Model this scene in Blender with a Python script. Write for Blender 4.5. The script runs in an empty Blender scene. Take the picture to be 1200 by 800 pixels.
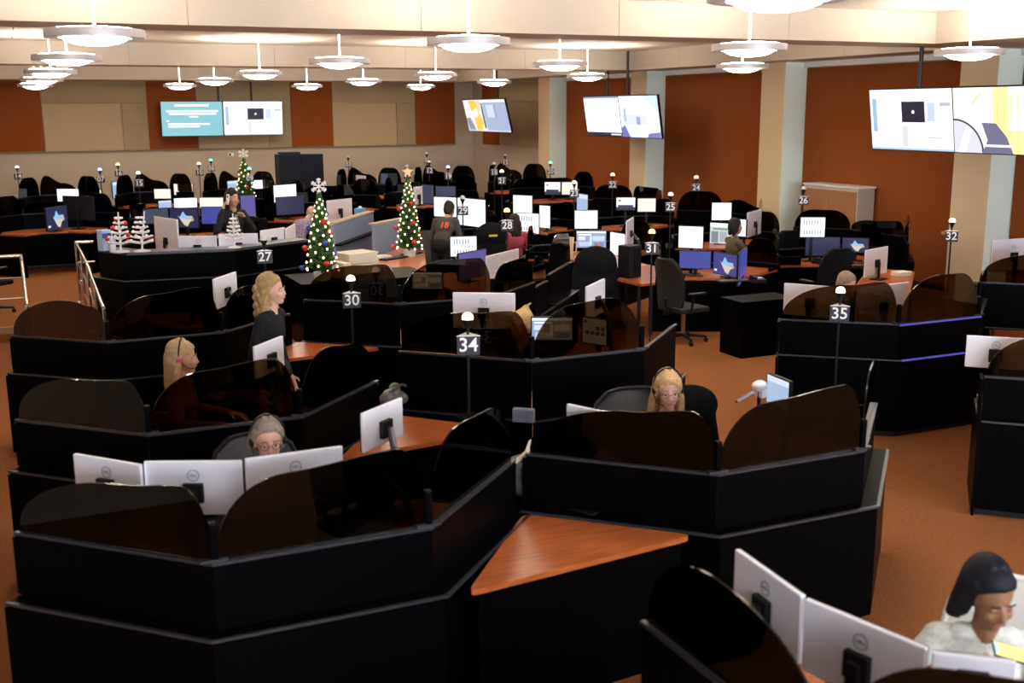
import bpy, bmesh, math, random
from mathutils import Vector, Matrix, Euler
random.seed(7)
C = bpy.context.scene.collection
PI = math.pi

# ------------------------------------------------------------------ camera
F, YAW, PITCH, ROLL, HC = 1292.06, 0.422804, 0.207263, 0.00576, 3.0
_f = Vector((math.sin(YAW)*math.cos(PITCH), math.cos(YAW)*math.cos(PITCH), -math.sin(PITCH)))
_r = Vector((math.cos(YAW), -math.sin(YAW), 0))
_d = _f.cross(_r)
RIGHT = _r*math.cos(ROLL) + _d*math.sin(ROLL)
DOWN = -_r*math.sin(ROLL) + _d*math.cos(ROLL)
cam = bpy.data.cameras.new('camera')
cam.sensor_width = 36.0
cam.lens = F*36.0/1200.0
cam.clip_start = 0.05
cam.dof.use_dof = True
cam.dof.focus_distance = 12.0
cam.dof.aperture_fstop = 2.4
co = bpy.data.objects.new('camera', cam)
C.objects.link(co)
m = Matrix.Identity(4)
for i in range(3):
    m[i][0], m[i][1], m[i][2] = RIGHT[i], -DOWN[i], -_f[i]
m[2][3] = HC
co.matrix_world = m
bpy.context.scene.camera = co

def at(x, y, z):
    """the point of the room at height z that the photograph shows at (x, y)"""
    d = RIGHT*((x-600)/F) + DOWN*((y-400)/F) + _f
    t = (z-HC)/d.z
    return Vector((d.x*t, d.y*t, z))

# ------------------------------------------------------------------ world, exposure
EXPO = 0.0
vs = bpy.context.scene.view_settings
vs.view_transform = 'Standard'
vs.look = 'None'
vs.gamma = 1.0
vs.use_curve_mapping = False
vs.exposure = EXPO
w = bpy.data.worlds.new('world')
bpy.context.scene.world = w
w.use_nodes = True
w.node_tree.nodes['Background'].inputs[0].default_value = (0.55, 0.7, 1.0, 1)
w.node_tree.nodes['Background'].inputs[1].default_value = 0.02
LAMP_DOWN = 40.0      # pendant diffuser
LAMP_UP = 52.0        # pendant uplight
FILL_GLOW = 30.0     # unseen glowing windows added behind the gallery as cool front fill

# ------------------------------------------------------------------ materials
MATS = {}
def nodes(name):
    mt = bpy.data.materials.new(name)
    mt.use_nodes = True
    return mt, mt.node_tree.nodes, mt.node_tree.links, mt.node_tree.nodes['Principled BSDF']
def mat(name, col, rough=0.5, metal=0.0, spec=0.5, noise=0.0, scale=20.0, bump=0.0, stretch=None, col2=None):
    if name in MATS: return MATS[name]
    mt, n, l, b = nodes(name)
    b.inputs['Base Color'].default_value = (*col, 1)
    b.inputs['Roughness'].default_value = rough
    b.inputs['Metallic'].default_value = metal
    b.inputs['Specular IOR Level'].default_value = spec
    if noise or bump:
        tc = n.new('ShaderNodeTexCoord'); mp = n.new('ShaderNodeMapping'); nz = n.new('ShaderNodeTexNoise')
        l.new(tc.outputs['Object'], mp.inputs[0]); l.new(mp.outputs[0], nz.inputs['Vector'])
        if stretch: mp.inputs['Scale'].default_value = stretch
        nz.inputs['Scale'].default_value = scale; nz.inputs['Detail'].default_value = 5
        if noise:
            mx = n.new('ShaderNodeMix'); mx.data_type = 'RGBA'
            c2 = col2 or tuple(c*(1-noise) for c in col)
            c1 = col if col2 else tuple(min(1, c*(1+noise)) for c in col)
            mx.inputs[6].default_value = (*c2, 1); mx.inputs[7].default_value = (*c1, 1)
            cr = n.new('ShaderNodeMapRange'); cr.inputs[1].default_value = .3; cr.inputs[2].default_value = .7
            l.new(nz.outputs['Fac'], cr.inputs[0]); l.new(cr.outputs[0], mx.inputs[0]); l.new(mx.outputs[2], b.inputs['Base Color'])
        if bump:
            bp = n.new('ShaderNodeBump'); bp.inputs['Strength'].default_value = bump; bp.inputs['Distance'].default_value = .01
            l.new(nz.outputs['Fac'], bp.inputs['Height']); l.new(bp.outputs[0], b.inputs['Normal'])
    MATS[name] = mt
    return mt
def emit(col, s=1.0):
    key = 'glow_%d_%d_%d_%d' % (*(int(c*255) for c in col), int(s*100))
    if key in MATS: return MATS[key]
    mt, n, l, b = nodes(key)
    b.inputs['Base Color'].default_value = (.02, .02, .02, 1)
    b.inputs['Roughness'].default_value = .35
    b.inputs['Emission Color'].default_value = (*col, 1)
    b.inputs['Emission Strength'].default_value = s
    MATS[key] = mt
    return mt
def acrylic_mat(name, tint):
    if name in MATS: return MATS[name]
    mt = bpy.data.materials.new(name); mt.use_nodes = True
    n, l = mt.node_tree.nodes, mt.node_tree.links
    n.clear()
    o = n.new('ShaderNodeOutputMaterial'); t = n.new('ShaderNodeBsdfTransparent'); g = n.new('ShaderNodeBsdfGlossy')
    fr = n.new('ShaderNodeFresnel'); mx = n.new('ShaderNodeMixShader')
    t.inputs[0].default_value = (*tint, 1); g.inputs['Roughness'].default_value = .03
    g.inputs['Color'].default_value = (.9, .9, .9, 1); fr.inputs['IOR'].default_value = 1.35
    l.new(fr.outputs[0], mx.inputs[0]); l.new(t.outputs[0], mx.inputs[1]); l.new(g.outputs[0], mx.inputs[2]); l.new(mx.outputs[0], o.inputs[0])
    MATS[name] = mt
    return mt
BLACK = mat('black_laminate', (.0012, .0012, .0016), .36, spec=.03)
BLACK2 = mat('black_plastic', (.006, .006, .007), .5, spec=.25)
TRIM = mat('grey_trim', (.10, .10, .12), .3, .75)
BRACKET = mat('bracket_metal', (.012, .013, .020), .45, spec=.2)
WOOD = mat('cherry_wood', (.50, .135, .035), .28, noise=.3, scale=3.0, stretch=(1.5, 14, 14), col2=(.30, .07, .018))
CARPET = mat('carpet', (.27, .098, .032), .9, spec=.08, noise=.35, scale=55, bump=.25, col2=(.19, .066, .020))
CREAM = mat('cream_paint', (.60, .52, .43), .7, spec=.2)
CEIL = mat('ceiling_white', (.80, .75, .66), .8, spec=.1, noise=.04, scale=40)
TANW = mat('tan_wall', (.44, .375, .30), .75, spec=.2, noise=.05, scale=60)
TANP = mat('tan_fabric_panel', (.42, .33, .195), .9, spec=.1, noise=.1, scale=160, bump=.1)
TANP2 = mat('dark_tan_fabric_panel', (.33, .255, .155), .9, spec=.1, noise=.1, scale=160, bump=.1)
RUST = mat('rust_fabric_panel', (.23, .060, .013), .9, spec=.1, noise=.1, scale=160, bump=.1)
LIT_SIDE = mat('lit_pillar_side', (.80, .93, .84), .7, spec=.2)  # cool light on the pillars' near side, put into a pale mint colour
PILLAR = mat('pillar_tan', (.66, .51, .32), .7, spec=.2)
SILVER = mat('silver_plastic', (.80, .78, .84), .35, .1)
WHITEP = mat('white_plastic', (.8, .8, .8), .4)
ALU = mat('brushed_aluminium', (.62, .58, .60), .45, .35)
STEEL = mat('stainless_steel', (.7, .66, .6), .22, 1.0)
ACRYL = acrylic_mat('smoked_acrylic', (.30, .22, .145))
ACRYL2 = acrylic_mat('dark_smoked_acrylic', (.10, .075, .05))
CLEAR = acrylic_mat('clear_plastic', (.85, .88, .9))
PAPER = mat('paper', (.78, .74, .66), .8)
CARD = mat('white_card', (.72, .64, .52), .7)
FABRIC = mat('black_fabric', (.005, .005, .006), .85, spec=.08, noise=.3, scale=120)
GREYF = mat('grey_fabric', (.10, .10, .11), .85, spec=.15, noise=.2, scale=120)

# ------------------------------------------------------------------ mesh helpers
def tag(o, label=None, cat=None, group=None, kind=None):
    if label: o['label'] = label
    if cat: o['category'] = cat
    if group: o['group'] = group
    if kind: o['kind'] = kind
    return o
def link(name, me, parent=None, loc=None, rot=None):
    o = bpy.data.objects.new(name, me)
    C.objects.link(o)
    if parent: o.parent = parent
    if loc is not None: o.location = loc
    if rot is not None: o.rotation_euler = rot
    return o
def thing(name, label, cat, loc=(0, 0, 0), rz=0.0, group=None):
    return tag(link(name, None, None, loc, (0, 0, rz)), label, cat, group)
class MB:
    """collects shapes and links them as one mesh object"""
    def __init__(s): s.bm = bmesh.new(); s.mats = []
    def mi(s, m):
        if m not in s.mats: s.mats.append(m)
        return s.mats.index(m)
    def _fin(s, vs, m, M):
        k = s.mi(m); fs = set()
        for v in vs:
            if M is not None: v.co = M @ v.co
            for f in v.link_faces: fs.add(f)
        for f in fs: f.material_index = k
    def box(s, c, d, m, M=None, bev=0.0):
        r = bmesh.ops.create_cube(s.bm, size=1.0)
        for v in r['verts']: v.co = Vector((v.co.x*d[0], v.co.y*d[1], v.co.z*d[2]))
        vs = r['verts']
        if bev:
            es = list({e for v in vs for e in v.link_edges})
            rb = bmesh.ops.bevel(s.bm, geom=es, offset=bev, segments=2, affect='EDGES', profile=.6)
            vs = list({v for f in rb['faces'] for v in f.verts} | {v for v in vs if v.is_valid})
            seen = set(vs); st = list(vs)
            while st:
                v = st.pop()
                for e in v.link_edges:
                    q = e.other_vert(v)
                    if q not in seen: seen.add(q); st.append(q)
            vs = list(seen)
        for v in vs: v.co = v.co + Vector(c)
        s._fin(vs, m, M); return s
    def seg(s, a, b, r0, m, r1=None, n=8, M=None, caps=True):
        a, b = Vector(a), Vector(b); r1 = r0 if r1 is None else r1
        d = b-a; L = d.length
        if L < 1e-6: return s
        R = Matrix.Translation((a+b)/2) @ d.to_track_quat('Z', 'Y').to_matrix().to_4x4()
        r = bmesh.ops.create_cone(s.bm, cap_ends=caps, segments=n, radius1=r0, radius2=r1, depth=L)
        for v in r['verts']: v.co = R @ v.co
        s._fin(r['verts'], m, M); return s
    def path(s, pts, r, m, n=8):
        for a, b in zip(pts, pts[1:]): s.seg(a, b, r, m, n=n)
        for p in pts[1:-1]: s.ball(p, (r, r, r), m, 1)
        return s
    def ball(s, c, rad, m, sub=2, M=None):
        r = bmesh.ops.create_icosphere(s.bm, subdivisions=sub, radius=1.0)
        for v in r['verts']: v.co = Vector((v.co.x*rad[0]+c[0], v.co.y*rad[1]+c[1], v.co.z*rad[2]+c[2]))
        s._fin(r['verts'], m, M); return s
    def lathe(s, prof, m, n=24, c=(0, 0, 0), M=None):
        rings = []
        for (r, z) in prof:
            if r < 1e-6: rings.append([s.bm.verts.new((c[0], c[1], c[2]+z))])
            else: rings.append([s.bm.verts.new((c[0]+r*math.cos(2*PI*i/n), c[1]+r*math.sin(2*PI*i/n), c[2]+z)) for i in range(n)])
        for A, B in zip(rings, rings[1:]):
            for i in range(n):
                j = (i+1) % n
                if len(A) == 1 and len(B) == 1: continue
                if len(A) == 1: s.bm.faces.new((A[0], B[j], B[i]))
                elif len(B) == 1: s.bm.faces.new((A[i], A[j], B[0]))
                else: s.bm.faces.new((A[i], A[j], B[j], B[i]))
        s._fin([v for r in rings for v in r], m, M); return s
    def prism(s, poly, z0, z1, m, M=None):
        """poly: XY outline, extruded from z0 to z1"""
        a = [s.bm.verts.new((p[0], p[1], z0)) for p in poly]; b = [s.bm.verts.new((p[0], p[1], z1)) for p in poly]
        n = len(poly)
        s.bm.faces.new(a[::-1]); s.bm.faces.new(b)
        for i in range(n): s.bm.faces.new((a[i], a[(i+1) % n], b[(i+1) % n], b[i]))
        s._fin(a+b, m, M); return s
    def quad(s, ps, m, M=None):
        v = [s.bm.verts.new(p) for p in ps]; s.bm.faces.new(v); s._fin(v, m, M); return s
    def mesh(s, name, smooth=False):
        me = bpy.data.meshes.new(name)
        bmesh.ops.recalc_face_normals(s.bm, faces=s.bm.faces[:])
        s.bm.to_mesh(me); s.bm.free()
        for m in s.mats: me.materials.append(m)
        if smooth:
            me.polygons.foreach_set('use_smooth', [True]*len(me.polygons))
            try: me.set_sharp_from_angle(angle=math.radians(40))
            except Exception: pass
        return me
    def build(s, name, parent=None, loc=None, rot=None, smooth=False):
        return link(name, s.mesh(name, smooth), parent, loc, rot)
_txt = {}
def text_mesh(body, size, m, ext=.001):
    k = (body, size, m.name)
    if k in _txt: return _txt[k]
    cu = bpy.data.curves.new('lettering', 'FONT')
    cu.body = body; cu.size = size; cu.align_x = 'CENTER'; cu.align_y = 'CENTER'; cu.extrude = ext; cu.resolution_u = 3; cu.offset = size*.012
    o = bpy.data.objects.new('lettering', cu); C.objects.link(o)
    me = bpy.data.meshes.new_from_object(o.evaluated_get(bpy.context.evaluated_depsgraph_get()))
    bpy.data.objects.remove(o); bpy.data.curves.remove(cu)
    me.materials.clear(); me.materials.append(m)
    _txt[k] = me
    return me
def copy_tree(o, parent=None):
    c = o.copy(); C.objects.link(c); c.parent = parent
    for ch in list(o.children): copy_tree(ch, c)
    return c

# ================================================================== THE ROOM
WX, PX, BY, BEAM, CZ = 14.03, 13.5, 34.2, 3.85, 4.26
LX, FY = -3.2, -3.6
PH = 0.20                                   # raised floor at the back
def struct(name, mb, smooth=False):
    return tag(mb.build(name, None, smooth=smooth), kind='structure')
struct('floor', MB().box(((LX+WX)/2, (FY+BY)/2, -.05), (WX-LX, BY-FY, .1), CARPET))
pf = MB()
pf.prism([(0.84, 13.2), (4.8, 13.2), (4.8, 18.2), (6.3, 18.2), (6.3, 22.5), (WX, 22.5), (WX, BY), (LX, BY), (LX, 15.9), (0, 15.9), (0, 15.3), (.84, 15.3)], 0.002, PH, CARPET)
pfo = struct('floor_raised', pf)
MB().box((-1.6, 15.9, PH-.04), (3.2, .05, .09), mat('nosing_wood', (.30, .16, .08), .5)).build('nosing', pfo)
rm = MB(); a = [(0, 12.5, .004), (.84, 12.5, .004), (.84, 15.3, .004), (0, 15.3, .004), (0, 15.3, PH), (.84, 15.3, PH)]
vv = [rm.bm.verts.new(p) for p in a]
for f in ((3, 2, 1, 0), (0, 1, 5, 4), (2, 3, 4, 5), (0, 4, 3), (1, 2, 5)): rm.bm.faces.new([vv[i] for i in f])
rm._fin(vv, CARPET, None)
struct('floor_ramp', rm)
# back wall with acoustic panels
wb = struct('wall_back', MB().box(((LX+WX)/2, BY+.1, CZ/2), (WX-LX, .2, CZ), TANW))
def wpanel(x0, x1, z0, z1, m, y=BY, t=.05):
    MB().box(((x0+x1)/2, y-t/2, (z0+z1)/2), (x1-x0-.012, t, z1-z0-.012), m, bev=.006).build('acoustic_panel', wb)
ZB, ZM, ZT = 1.91, 3.24, BEAM+.02
wpanel(LX+.02, .98, ZB, ZT, RUST)
wpanel(.98, 3.09, ZB, ZM, TANP); wpanel(3.09, 3.80, ZB, ZM, TANP2); wpanel(.98, 3.80, ZM, ZT, TANP2)
wpanel(3.80, 5.20, ZB, ZT, RUST)
wpanel(5.20, 7.29, ZB, ZM, TANP); wpanel(7.29, 8.0, ZB, ZM, TANP2); wpanel(5.20, 8.0, ZM, ZT, TANP2)
wpanel(8.0, 9.30, ZB, ZT, RUST)
wpanel(9.30, 11.38, ZB, ZM, TANP); wpanel(11.38, 12.02, ZB, ZM, TANP2); wpanel(9.30, 12.02, ZM, ZT, TANP2)
wpanel(12.02, 13.38, ZB, ZT, RUST)
tg = MB().box(((LX+13.38)/2, BY-.03, ZB-.02), (13.38-LX, .06, .03), mat('panel_edge', (.2, .16, .1), .7)).build('panel_rail', wb)
# right wall: pillars every five metres, rust panels between
wr = struct('wall_right', MB().box((WX+.1, (FY+BY)/2, CZ/2), (.2, BY-FY, CZ), TANW))
def rpanel(y0, y1, z0, z1, m, t=.05):
    MB().box((WX-t/2, (y0+y1)/2, (z0+z1)/2), (t, y1-y0-.012, z1-z0-.012), m, bev=.006).build('acoustic_panel', wr)
rpanel(31.95, 33.3, ZB, ZT, RUST); rpanel(29.1, 31.95, ZB, ZM, TANP2); rpanel(29.1, 31.95, ZM, ZT, TANP2)
PY = [27.41, 22.39, 17.37, 12.37, 7.35, 2.33]
for i, y in enumerate(PY):
    p = tag(MB().box(((PX+WX)/2, y+.36, BEAM/2), (WX-PX, .72, BEAM), PILLAR).build('pillar'), kind='structure')
    MB().box(((PX+WX)/2, y-.004, BEAM/2), (WX-PX-.004, .012, BEAM-.01), LIT_SIDE).build('lit_side_sheet', p)  # thin sheet that carries the painted-in light of this side
    lo = PY[i+1]+.72 if i+1 < len(PY) else FY
    rpanel(lo+.02, y-.03, .08, ZT-.13, RUST)
    MB().box((WX-.06, (lo+y)/2, BEAM-.05), (.12, y-lo-.04, .10), WHITEP).build('crown_strip', wr)
struct('baseboard_right', MB().box((WX-.02, (FY+BY)/2, .05), (.03, BY-FY, .1), BLACK2))
struct('baseboard_back', MB().box(((LX+WX)/2, BY-.02, PH+.06), (WX-LX, .03, .1), BLACK2))
struct('wall_left', MB().box((LX-.1, (FY+BY)/2, CZ/2), (.2, BY-FY, CZ), TANW))
# wall behind the gallery with glowing windows added as unseen front fill
wf = MB()
fill_wins = [(-1.6, 1.2), (2.2, 5.0), (6.0, 8.8), (9.8, 12.6)]; z0, z1 = 1.9, 3.6
wf.box(((LX+WX)/2, FY-.1, z0/2), (WX-LX, .2, z0), TANW); wf.box(((LX+WX)/2, FY-.1, (z1+CZ)/2), (WX-LX, .2, CZ-z1), TANW)
xs = [LX]+[v for q in fill_wins for v in q]+[WX]
for k in range(0, len(xs), 2): wf.box(((xs[k]+xs[k+1])/2, FY-.1, (z0+z1)/2), (xs[k+1]-xs[k], .2, z1-z0), TANW)
struct('wall_front', wf)
FILL_PANE = emit((.80, .88, 1.0), FILL_GLOW)  # emissive panes added out of view to brighten surfaces facing the camera
for k, (xa, xb) in enumerate(fill_wins):
    wd = tag(link('window_%d' % (k+1), None), kind='structure')
    fr = MB()
    for xx in (xa, (xa+xb)/2, xb): fr.box((xx, FY-.05, (z0+z1)/2), (.06, .1, z1-z0), ALU)
    for zz in (z0, z1): fr.box(((xa+xb)/2, FY-.05, zz), (xb-xa+.06, .1, .06), ALU)
    fr.build('window_frame', wd)
    for h in (0, 1):
        MB().box((xa+(xb-xa)*(.25+.5*h), FY-.1, (z0+z1)/2), ((xb-xa)/2-.06, .02, z1-z0-.06), FILL_PANE).build('pane', wd)
# ceiling of large boards, beams and soffits
ce = struct('ceiling', MB().box(((LX+WX)/2, (FY+BY)/2, CZ+.12), (WX-LX, BY-FY, .1), CEIL))
bw, bl = 1.72, 1.8
nx, ny = int(round((WX-LX)/bw)), int(round((BY-FY)/bl))
bw, bl = (WX-LX)/nx, (BY-FY)/ny
tile = MB().box((0, 0, .03), (bw-.012, bl-.012, .06), CEIL).mesh('ceiling_board')
for i in range(nx):
    for j in range(ny):
        link('ceiling_board', tile, ce, (LX+bw*(i+.5), FY+bl*(j+.5), CZ))
def beam(name, x0, x1, y0, y1, zb, along='x', n=6):
    root = struct(name, MB().box(((x0+x1)/2, (y0+y1)/2, (zb+CZ)/2+.02), (x1-x0-.03, y1-y0-.03, CZ-zb-.04), CREAM))
    for k in range(n):
        if along == 'x':
            L = (x1-x0)/n; c = (x0+L*(k+.5), (y0+y1)/2, (zb+CZ)/2); d = (L-.006, y1-y0, CZ-zb-.002)
        else:
            L = (y1-y0)/n; c = ((x0+x1)/2, y0+L*(k+.5), (zb+CZ)/2); d = (x1-x0, L-.006, CZ-zb-.002)
        MB().box(c, d, CREAM).build('beam_board', root)
beam('ceiling_beam', LX, 11.72, 11.85, 12.7, BEAM)
beam('ceiling_beam', LX, 13.05, 22.2, 23.0, BEAM)
beam('ceiling_beam', LX, WX, 33.1, BY, BEAM+.02, n=7)
beam('ceiling_soffit', 11.72, WX, FY, 12.7, BEAM, 'y', 6)
beam('ceiling_soffit', 13.05, WX, 12.7, 33.1, BEAM, 'y', 8)

# ================================================================== PENDANT LAMPS
DIFF = emit((1.0, .92, .82), LAMP_DOWN); UPL = emit((1.0, .90, .78), LAMP_UP)
def make_pendant():
    t = thing('pendant_lamp', 'x', 'lamp')
    R = .415
    MB().lathe([(R-.11, -.035), (R, -.035), (R+.004, 0), (R, .035), (R-.02, .035), (R-.02, -.02), (R-.11, -.02), (R-.11, -.035)], ALU, 40).build('ring', t, smooth=True)
    MB().lathe([(0, -.100), (.10, -.095), (.19, -.080), (.25, -.056), (.285, -.028), (.29, -.02)], DIFF, 36).build('diffuser', t, smooth=True)
    MB().lathe([(0, .062), (.2, .058), (R-.08, .045), (R-.022, .022)], UPL, 36).build('uplight', t, smooth=True)
    MB().lathe([(0, .015), (R-.025, .015), (R-.025, -.018), (0, -.018)], ALU, 36).build('housing', t)
    MB().seg((0, 0, .06), (0, 0, CZ-3.66), .012, WHITEP, n=10).build('stem', t)
    MB().lathe([(0, CZ-3.66), (.07, CZ-3.66), (.07, CZ-3.69), (.03, CZ-3.71), (0, CZ-3.71)], WHITEP, 16).build('canopy', t)
    return t
pend = make_pendant()
PXS, PYS = [.78, 4.27, 7.65, 10.95], [5.6, 10.5, 15.2, 20.5, 25.3, 30.6]
rown = ['nearest', 'second', 'third', 'fourth', 'fifth', 'farthest']; coln = ['leftmost', 'second', 'third', 'rightmost']
first = True
for j, y in enumerate(PYS):
    for i, x in enumerate(PXS):
        if j == 0 and i != 1: continue
        o = pend if first else copy_tree(pend); first = False
        o.location = (x, y, 3.66)
        nm = 'pendant lamp with white diffuser, %s lamp of the %s row from the camera' % (coln[i], rown[j])
        if j == 0: nm = 'large pendant lamp cut off by the top edge of the picture'
        tag(o, 'round aluminium '+nm, 'lamp', 'round pendant lamps under the ceiling')

# ================================================================== WALL SCREENS
def screen_mesh(w, h, items, name='screen'):
    """items: (u0,v0,u1,v1,colour,strength) or ('p',[(u,v)..],colour,strength); v upwards; the picture faces -Y"""
    mb = MB()
    for k, it in enumerate(items):
        y = -.0006*k
        if it[0] == 'p':
            ps = [((u-.5)*w, y, (v-.5)*h) for u, v in it[1]]; mb.quad(ps, emit(it[2], it[3]))
        else:
            u0, v0, u1, v1, c, s = it
            mb.quad([((u0-.5)*w, y, (v0-.5)*h), ((u1-.5)*w, y, (v0-.5)*h), ((u1-.5)*w, y, (v1-.5)*h), ((u0-.5)*w, y, (v1-.5)*h)], emit(c, s))
    me = bpy.data.meshes.new(name)
    bmesh.ops.recalc_face_normals(mb.bm, faces=[])
    mb.bm.normal_update()
    for f in mb.bm.faces:
        if f.normal.y > 0: f.normal_flip()
    mb.bm.to_mesh(me); mb.bm.free()
    for m in mb.mats: me.materials.append(m)
    return me
def disc(u, v, ru, rv, a0=0, a1=2*PI, n=18): return [(u+ru*math.cos(a0+(a1-a0)*i/n), v+rv*math.sin(a0+(a1-a0)*i/n)) for i in range(n+(a1-a0 < 6))]
Wt, Bl = (.93, .95, 1.0), (.30, .42, .85)
def full(c, s=1.0): return (0, 0, 1, 1, c, s)
TV_TEAL = [full((.30, .72, .80), .85), (.22, .86, .78, .92, Wt, 1.3), (.08, .70, .93, .75, Wt, 1.3), (.12, .62, .90, .67, Wt, 1.3), (.45, .54, .60, .58, Wt, 1.3),
           (.08, .42, .12, .46, Wt, 1.3), (.10, .32, .78, .37, Wt, 1.3), (.10, .25, .62, .29, Wt, 1.3)]
TV_MAP = [full(Wt, 1.35), (.0, 0, 1, .035, (.55, .75, .95), 1), (.03, .30, .085, .85, (.45, .65, .9), .9), (.40, .46, .68, .80, (.01, .008, .05), .6), ('p', disc(.54, .63, .018, .03), Wt, 1.3),
          (.71, .48, .80, .78, (.66, .78, .92), 1), (.86, .72, .98, .78, (.55, .6, .7), 1), (.40, .06, .47, .40, (.8, .82, .9), 1), (.70, .20, .88, .22, (.6, .7, .9), 1), (.72, .27, .84, .285, (.7, .75, .9), 1)]
TV_WHEEL = [full((1, .96, .86), 1.4), (.42, 0, 1, 1, (1.0, .83, .36), 1.25), (.58, .35, .82, 1, (1, .95, .78), 1.4)] + [(.46+.07*k, 0, .467+.07*k, .9, (.95, .70, .18), 1.1) for k in range(8)] + \
           [('p', [(0, 0), (.30, 0)]+disc(0, 0, .30, .50, 0, PI/2, 10)[1:], (.78, .76, .86), 1.1), ('p', disc(0, 0, .32, .53, 0, PI/2, 12)+disc(0, 0, .30, .50, 0, PI/2, 12)[::-1], (.05, .05, .09), .8),
            ('p', [(.30, 0), (.62, 0), (.56, .25), (.45, .46), (.30, .47), (.36, .2)], (.22, .22, .38), .8), ('p', [(.04, .0), (.12, 0), (.2, .36), (.13, .4)], (.9, .88, .95), 1.2),
            (.33, .10, .62, .135, Wt, 1.4), ('p', [(.2, .76), (.30, .92), (.31, .91), (.21, .75)], (.85, .6, .2), 1), (.74, .84, .75, 1, (.1, .1, .12), .5), (.88, .88, .893, 1, (.1, .1, .12), .5)]
TV_WHITE = [full((.95, .97, 1.0), 1.5), (0, 0, 1, .10, (.02, .03, .10), .5), (.7, .03, .98, .07, Wt, 1), (.0, .955, 1, 1, (.35, .55, .9), .8), (.08, .17, .2, .18, (.7, .75, .9), 1)]
TV_CITY = [full((.83, .92, 1.0), 1.45), ('p', [(.62, 1), (1, .6), (1, 1)], (.62, .85, .96), 1.2), (.05, .30, .70, .55, (.70, .76, .92), 1.2), (.10, .38, .16, .70, (.50, .60, .88), 1), (.42, .30, .52, .50, (.45, .5, .75), .9),
           ('p', [(0, 0), (.22, 0), (.10, .30), (0, .22)], (.22, .26, .70), .8), ('p', [(.22, 0), (.6, 0), (.4, .22), (.14, .26)], (.75, .82, 1), 1.3), ('p', [(.66, 0), (1, 0), (1, .14), (.7, .10)], (.30, .30, .75), .8)] + \
          [(.08, .60+.05*k, .72, .605+.05*k, (.6, .7, .9), 1) for k in range(4)]
TV_SPLIT = [full((.52, .60, .86), .85), (0, 0, .47, 1, (.93, .90, .95), 1.1), ('p', [(.12, .98), (.30, .98), (.34, .60), (.42, .30), (.34, 0), (.22, .02), (.20, .45)], (1.0, .68, .10), 1.0), ('p', [(.16, .6), (.30, .75), (.32, .5), (.24, .42)], (1, .93, .85), 1.2),
            ('p', [(.0, .4), (.1, .45), (.2, .02), (.03, .02)], (.45, .45, .62), .7), (.42, .1, .46, .9, (.12, .16, .3), .5), ('p', [(.34, .62), (.44, .8), (.40, .98), (.30, .98)], (1, .72, .62), 1),
            (.47, .92, 1, 1, (.9, .93, 1), 1.2), (.54, .45, .72, .84, (.72, .78, .95), 1), (.73, .45, .745, .84, (.25, .3, .5), .6), (0, 0, 1, .04, (.75, .8, .95), 1)]
TVPOLE = mat('tv_pole', (.01, .01, .012), .5)
def wall_tv(label, loc, rz, w, h, tilt, items, pole=True, bulge=0):
    t = thing('television', label, 'television', loc, rz, 'wall televisions hung from the ceiling')
    R = Euler((tilt, 0, 0)).to_matrix().to_4x4()
    cs = MB(); cs.box((0, .03, 0), (w+.035, .055, h+.035), BLACK2, R, bev=.01); cs.box((0, .07, 0), (w*.6, .05, h*.6), BLACK2, R, bev=.02); cs.build('casing', t)
    s = link('screen', screen_mesh(w, h, items), t); s.matrix_local = R @ Matrix.Translation((0, -.0005, 0))
    if pole:
        MB().box((pole if pole is not True else 0, .12, .1), (.09, .06, h*.6), TVPOLE).seg((pole if pole is not True else 0, .13, 0), (pole if pole is not True else 0, .13, (BEAM if (loc[0] < 12.1 or loc[1] > 33) else CZ)-loc[2]), .03, TVPOLE, n=10).build('ceiling_pole', t)
    return t
tl = math.radians(9)
wall_tv('television with teal text slide on the back wall, beside the desktop one', (4.97, 33.55, 2.79), 0, 1.72, .97, math.radians(4), TV_TEAL, .8)
wall_tv('television with white desktop and small dark map above the back wall consoles', (6.73, 33.55, 2.79), 0, 1.72, .97, math.radians(4), TV_MAP)
wall_tv('television with orange and blue split picture in the far corner', (12.8, 30.2, 2.83), -PI/2, 3.1, .93, tl*1.5, TV_SPLIT, 0.5)
wall_tv('television with blank white window beside the blue street picture', (12.62, 22.88, 2.83), -PI/2, 1.63, .90, tl, TV_WHITE)
wall_tv('television with pale blue street picture in front of mint pillar side', (12.62, 21.22, 2.83), -PI/2, 1.63, .90, tl, TV_CITY, -.75)
wall_tv('large television with white desktop and dark square above the brown cabinet', (12.02, 12.54, 2.82), -PI/2, 1.62, .88, tl, TV_MAP)
wall_tv('large television with yellow wall and car wheel picture at the picture edge', (12.02, 10.90, 2.82), -PI/2, 1.62, .88, tl, TV_WHEEL, .6)

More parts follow.
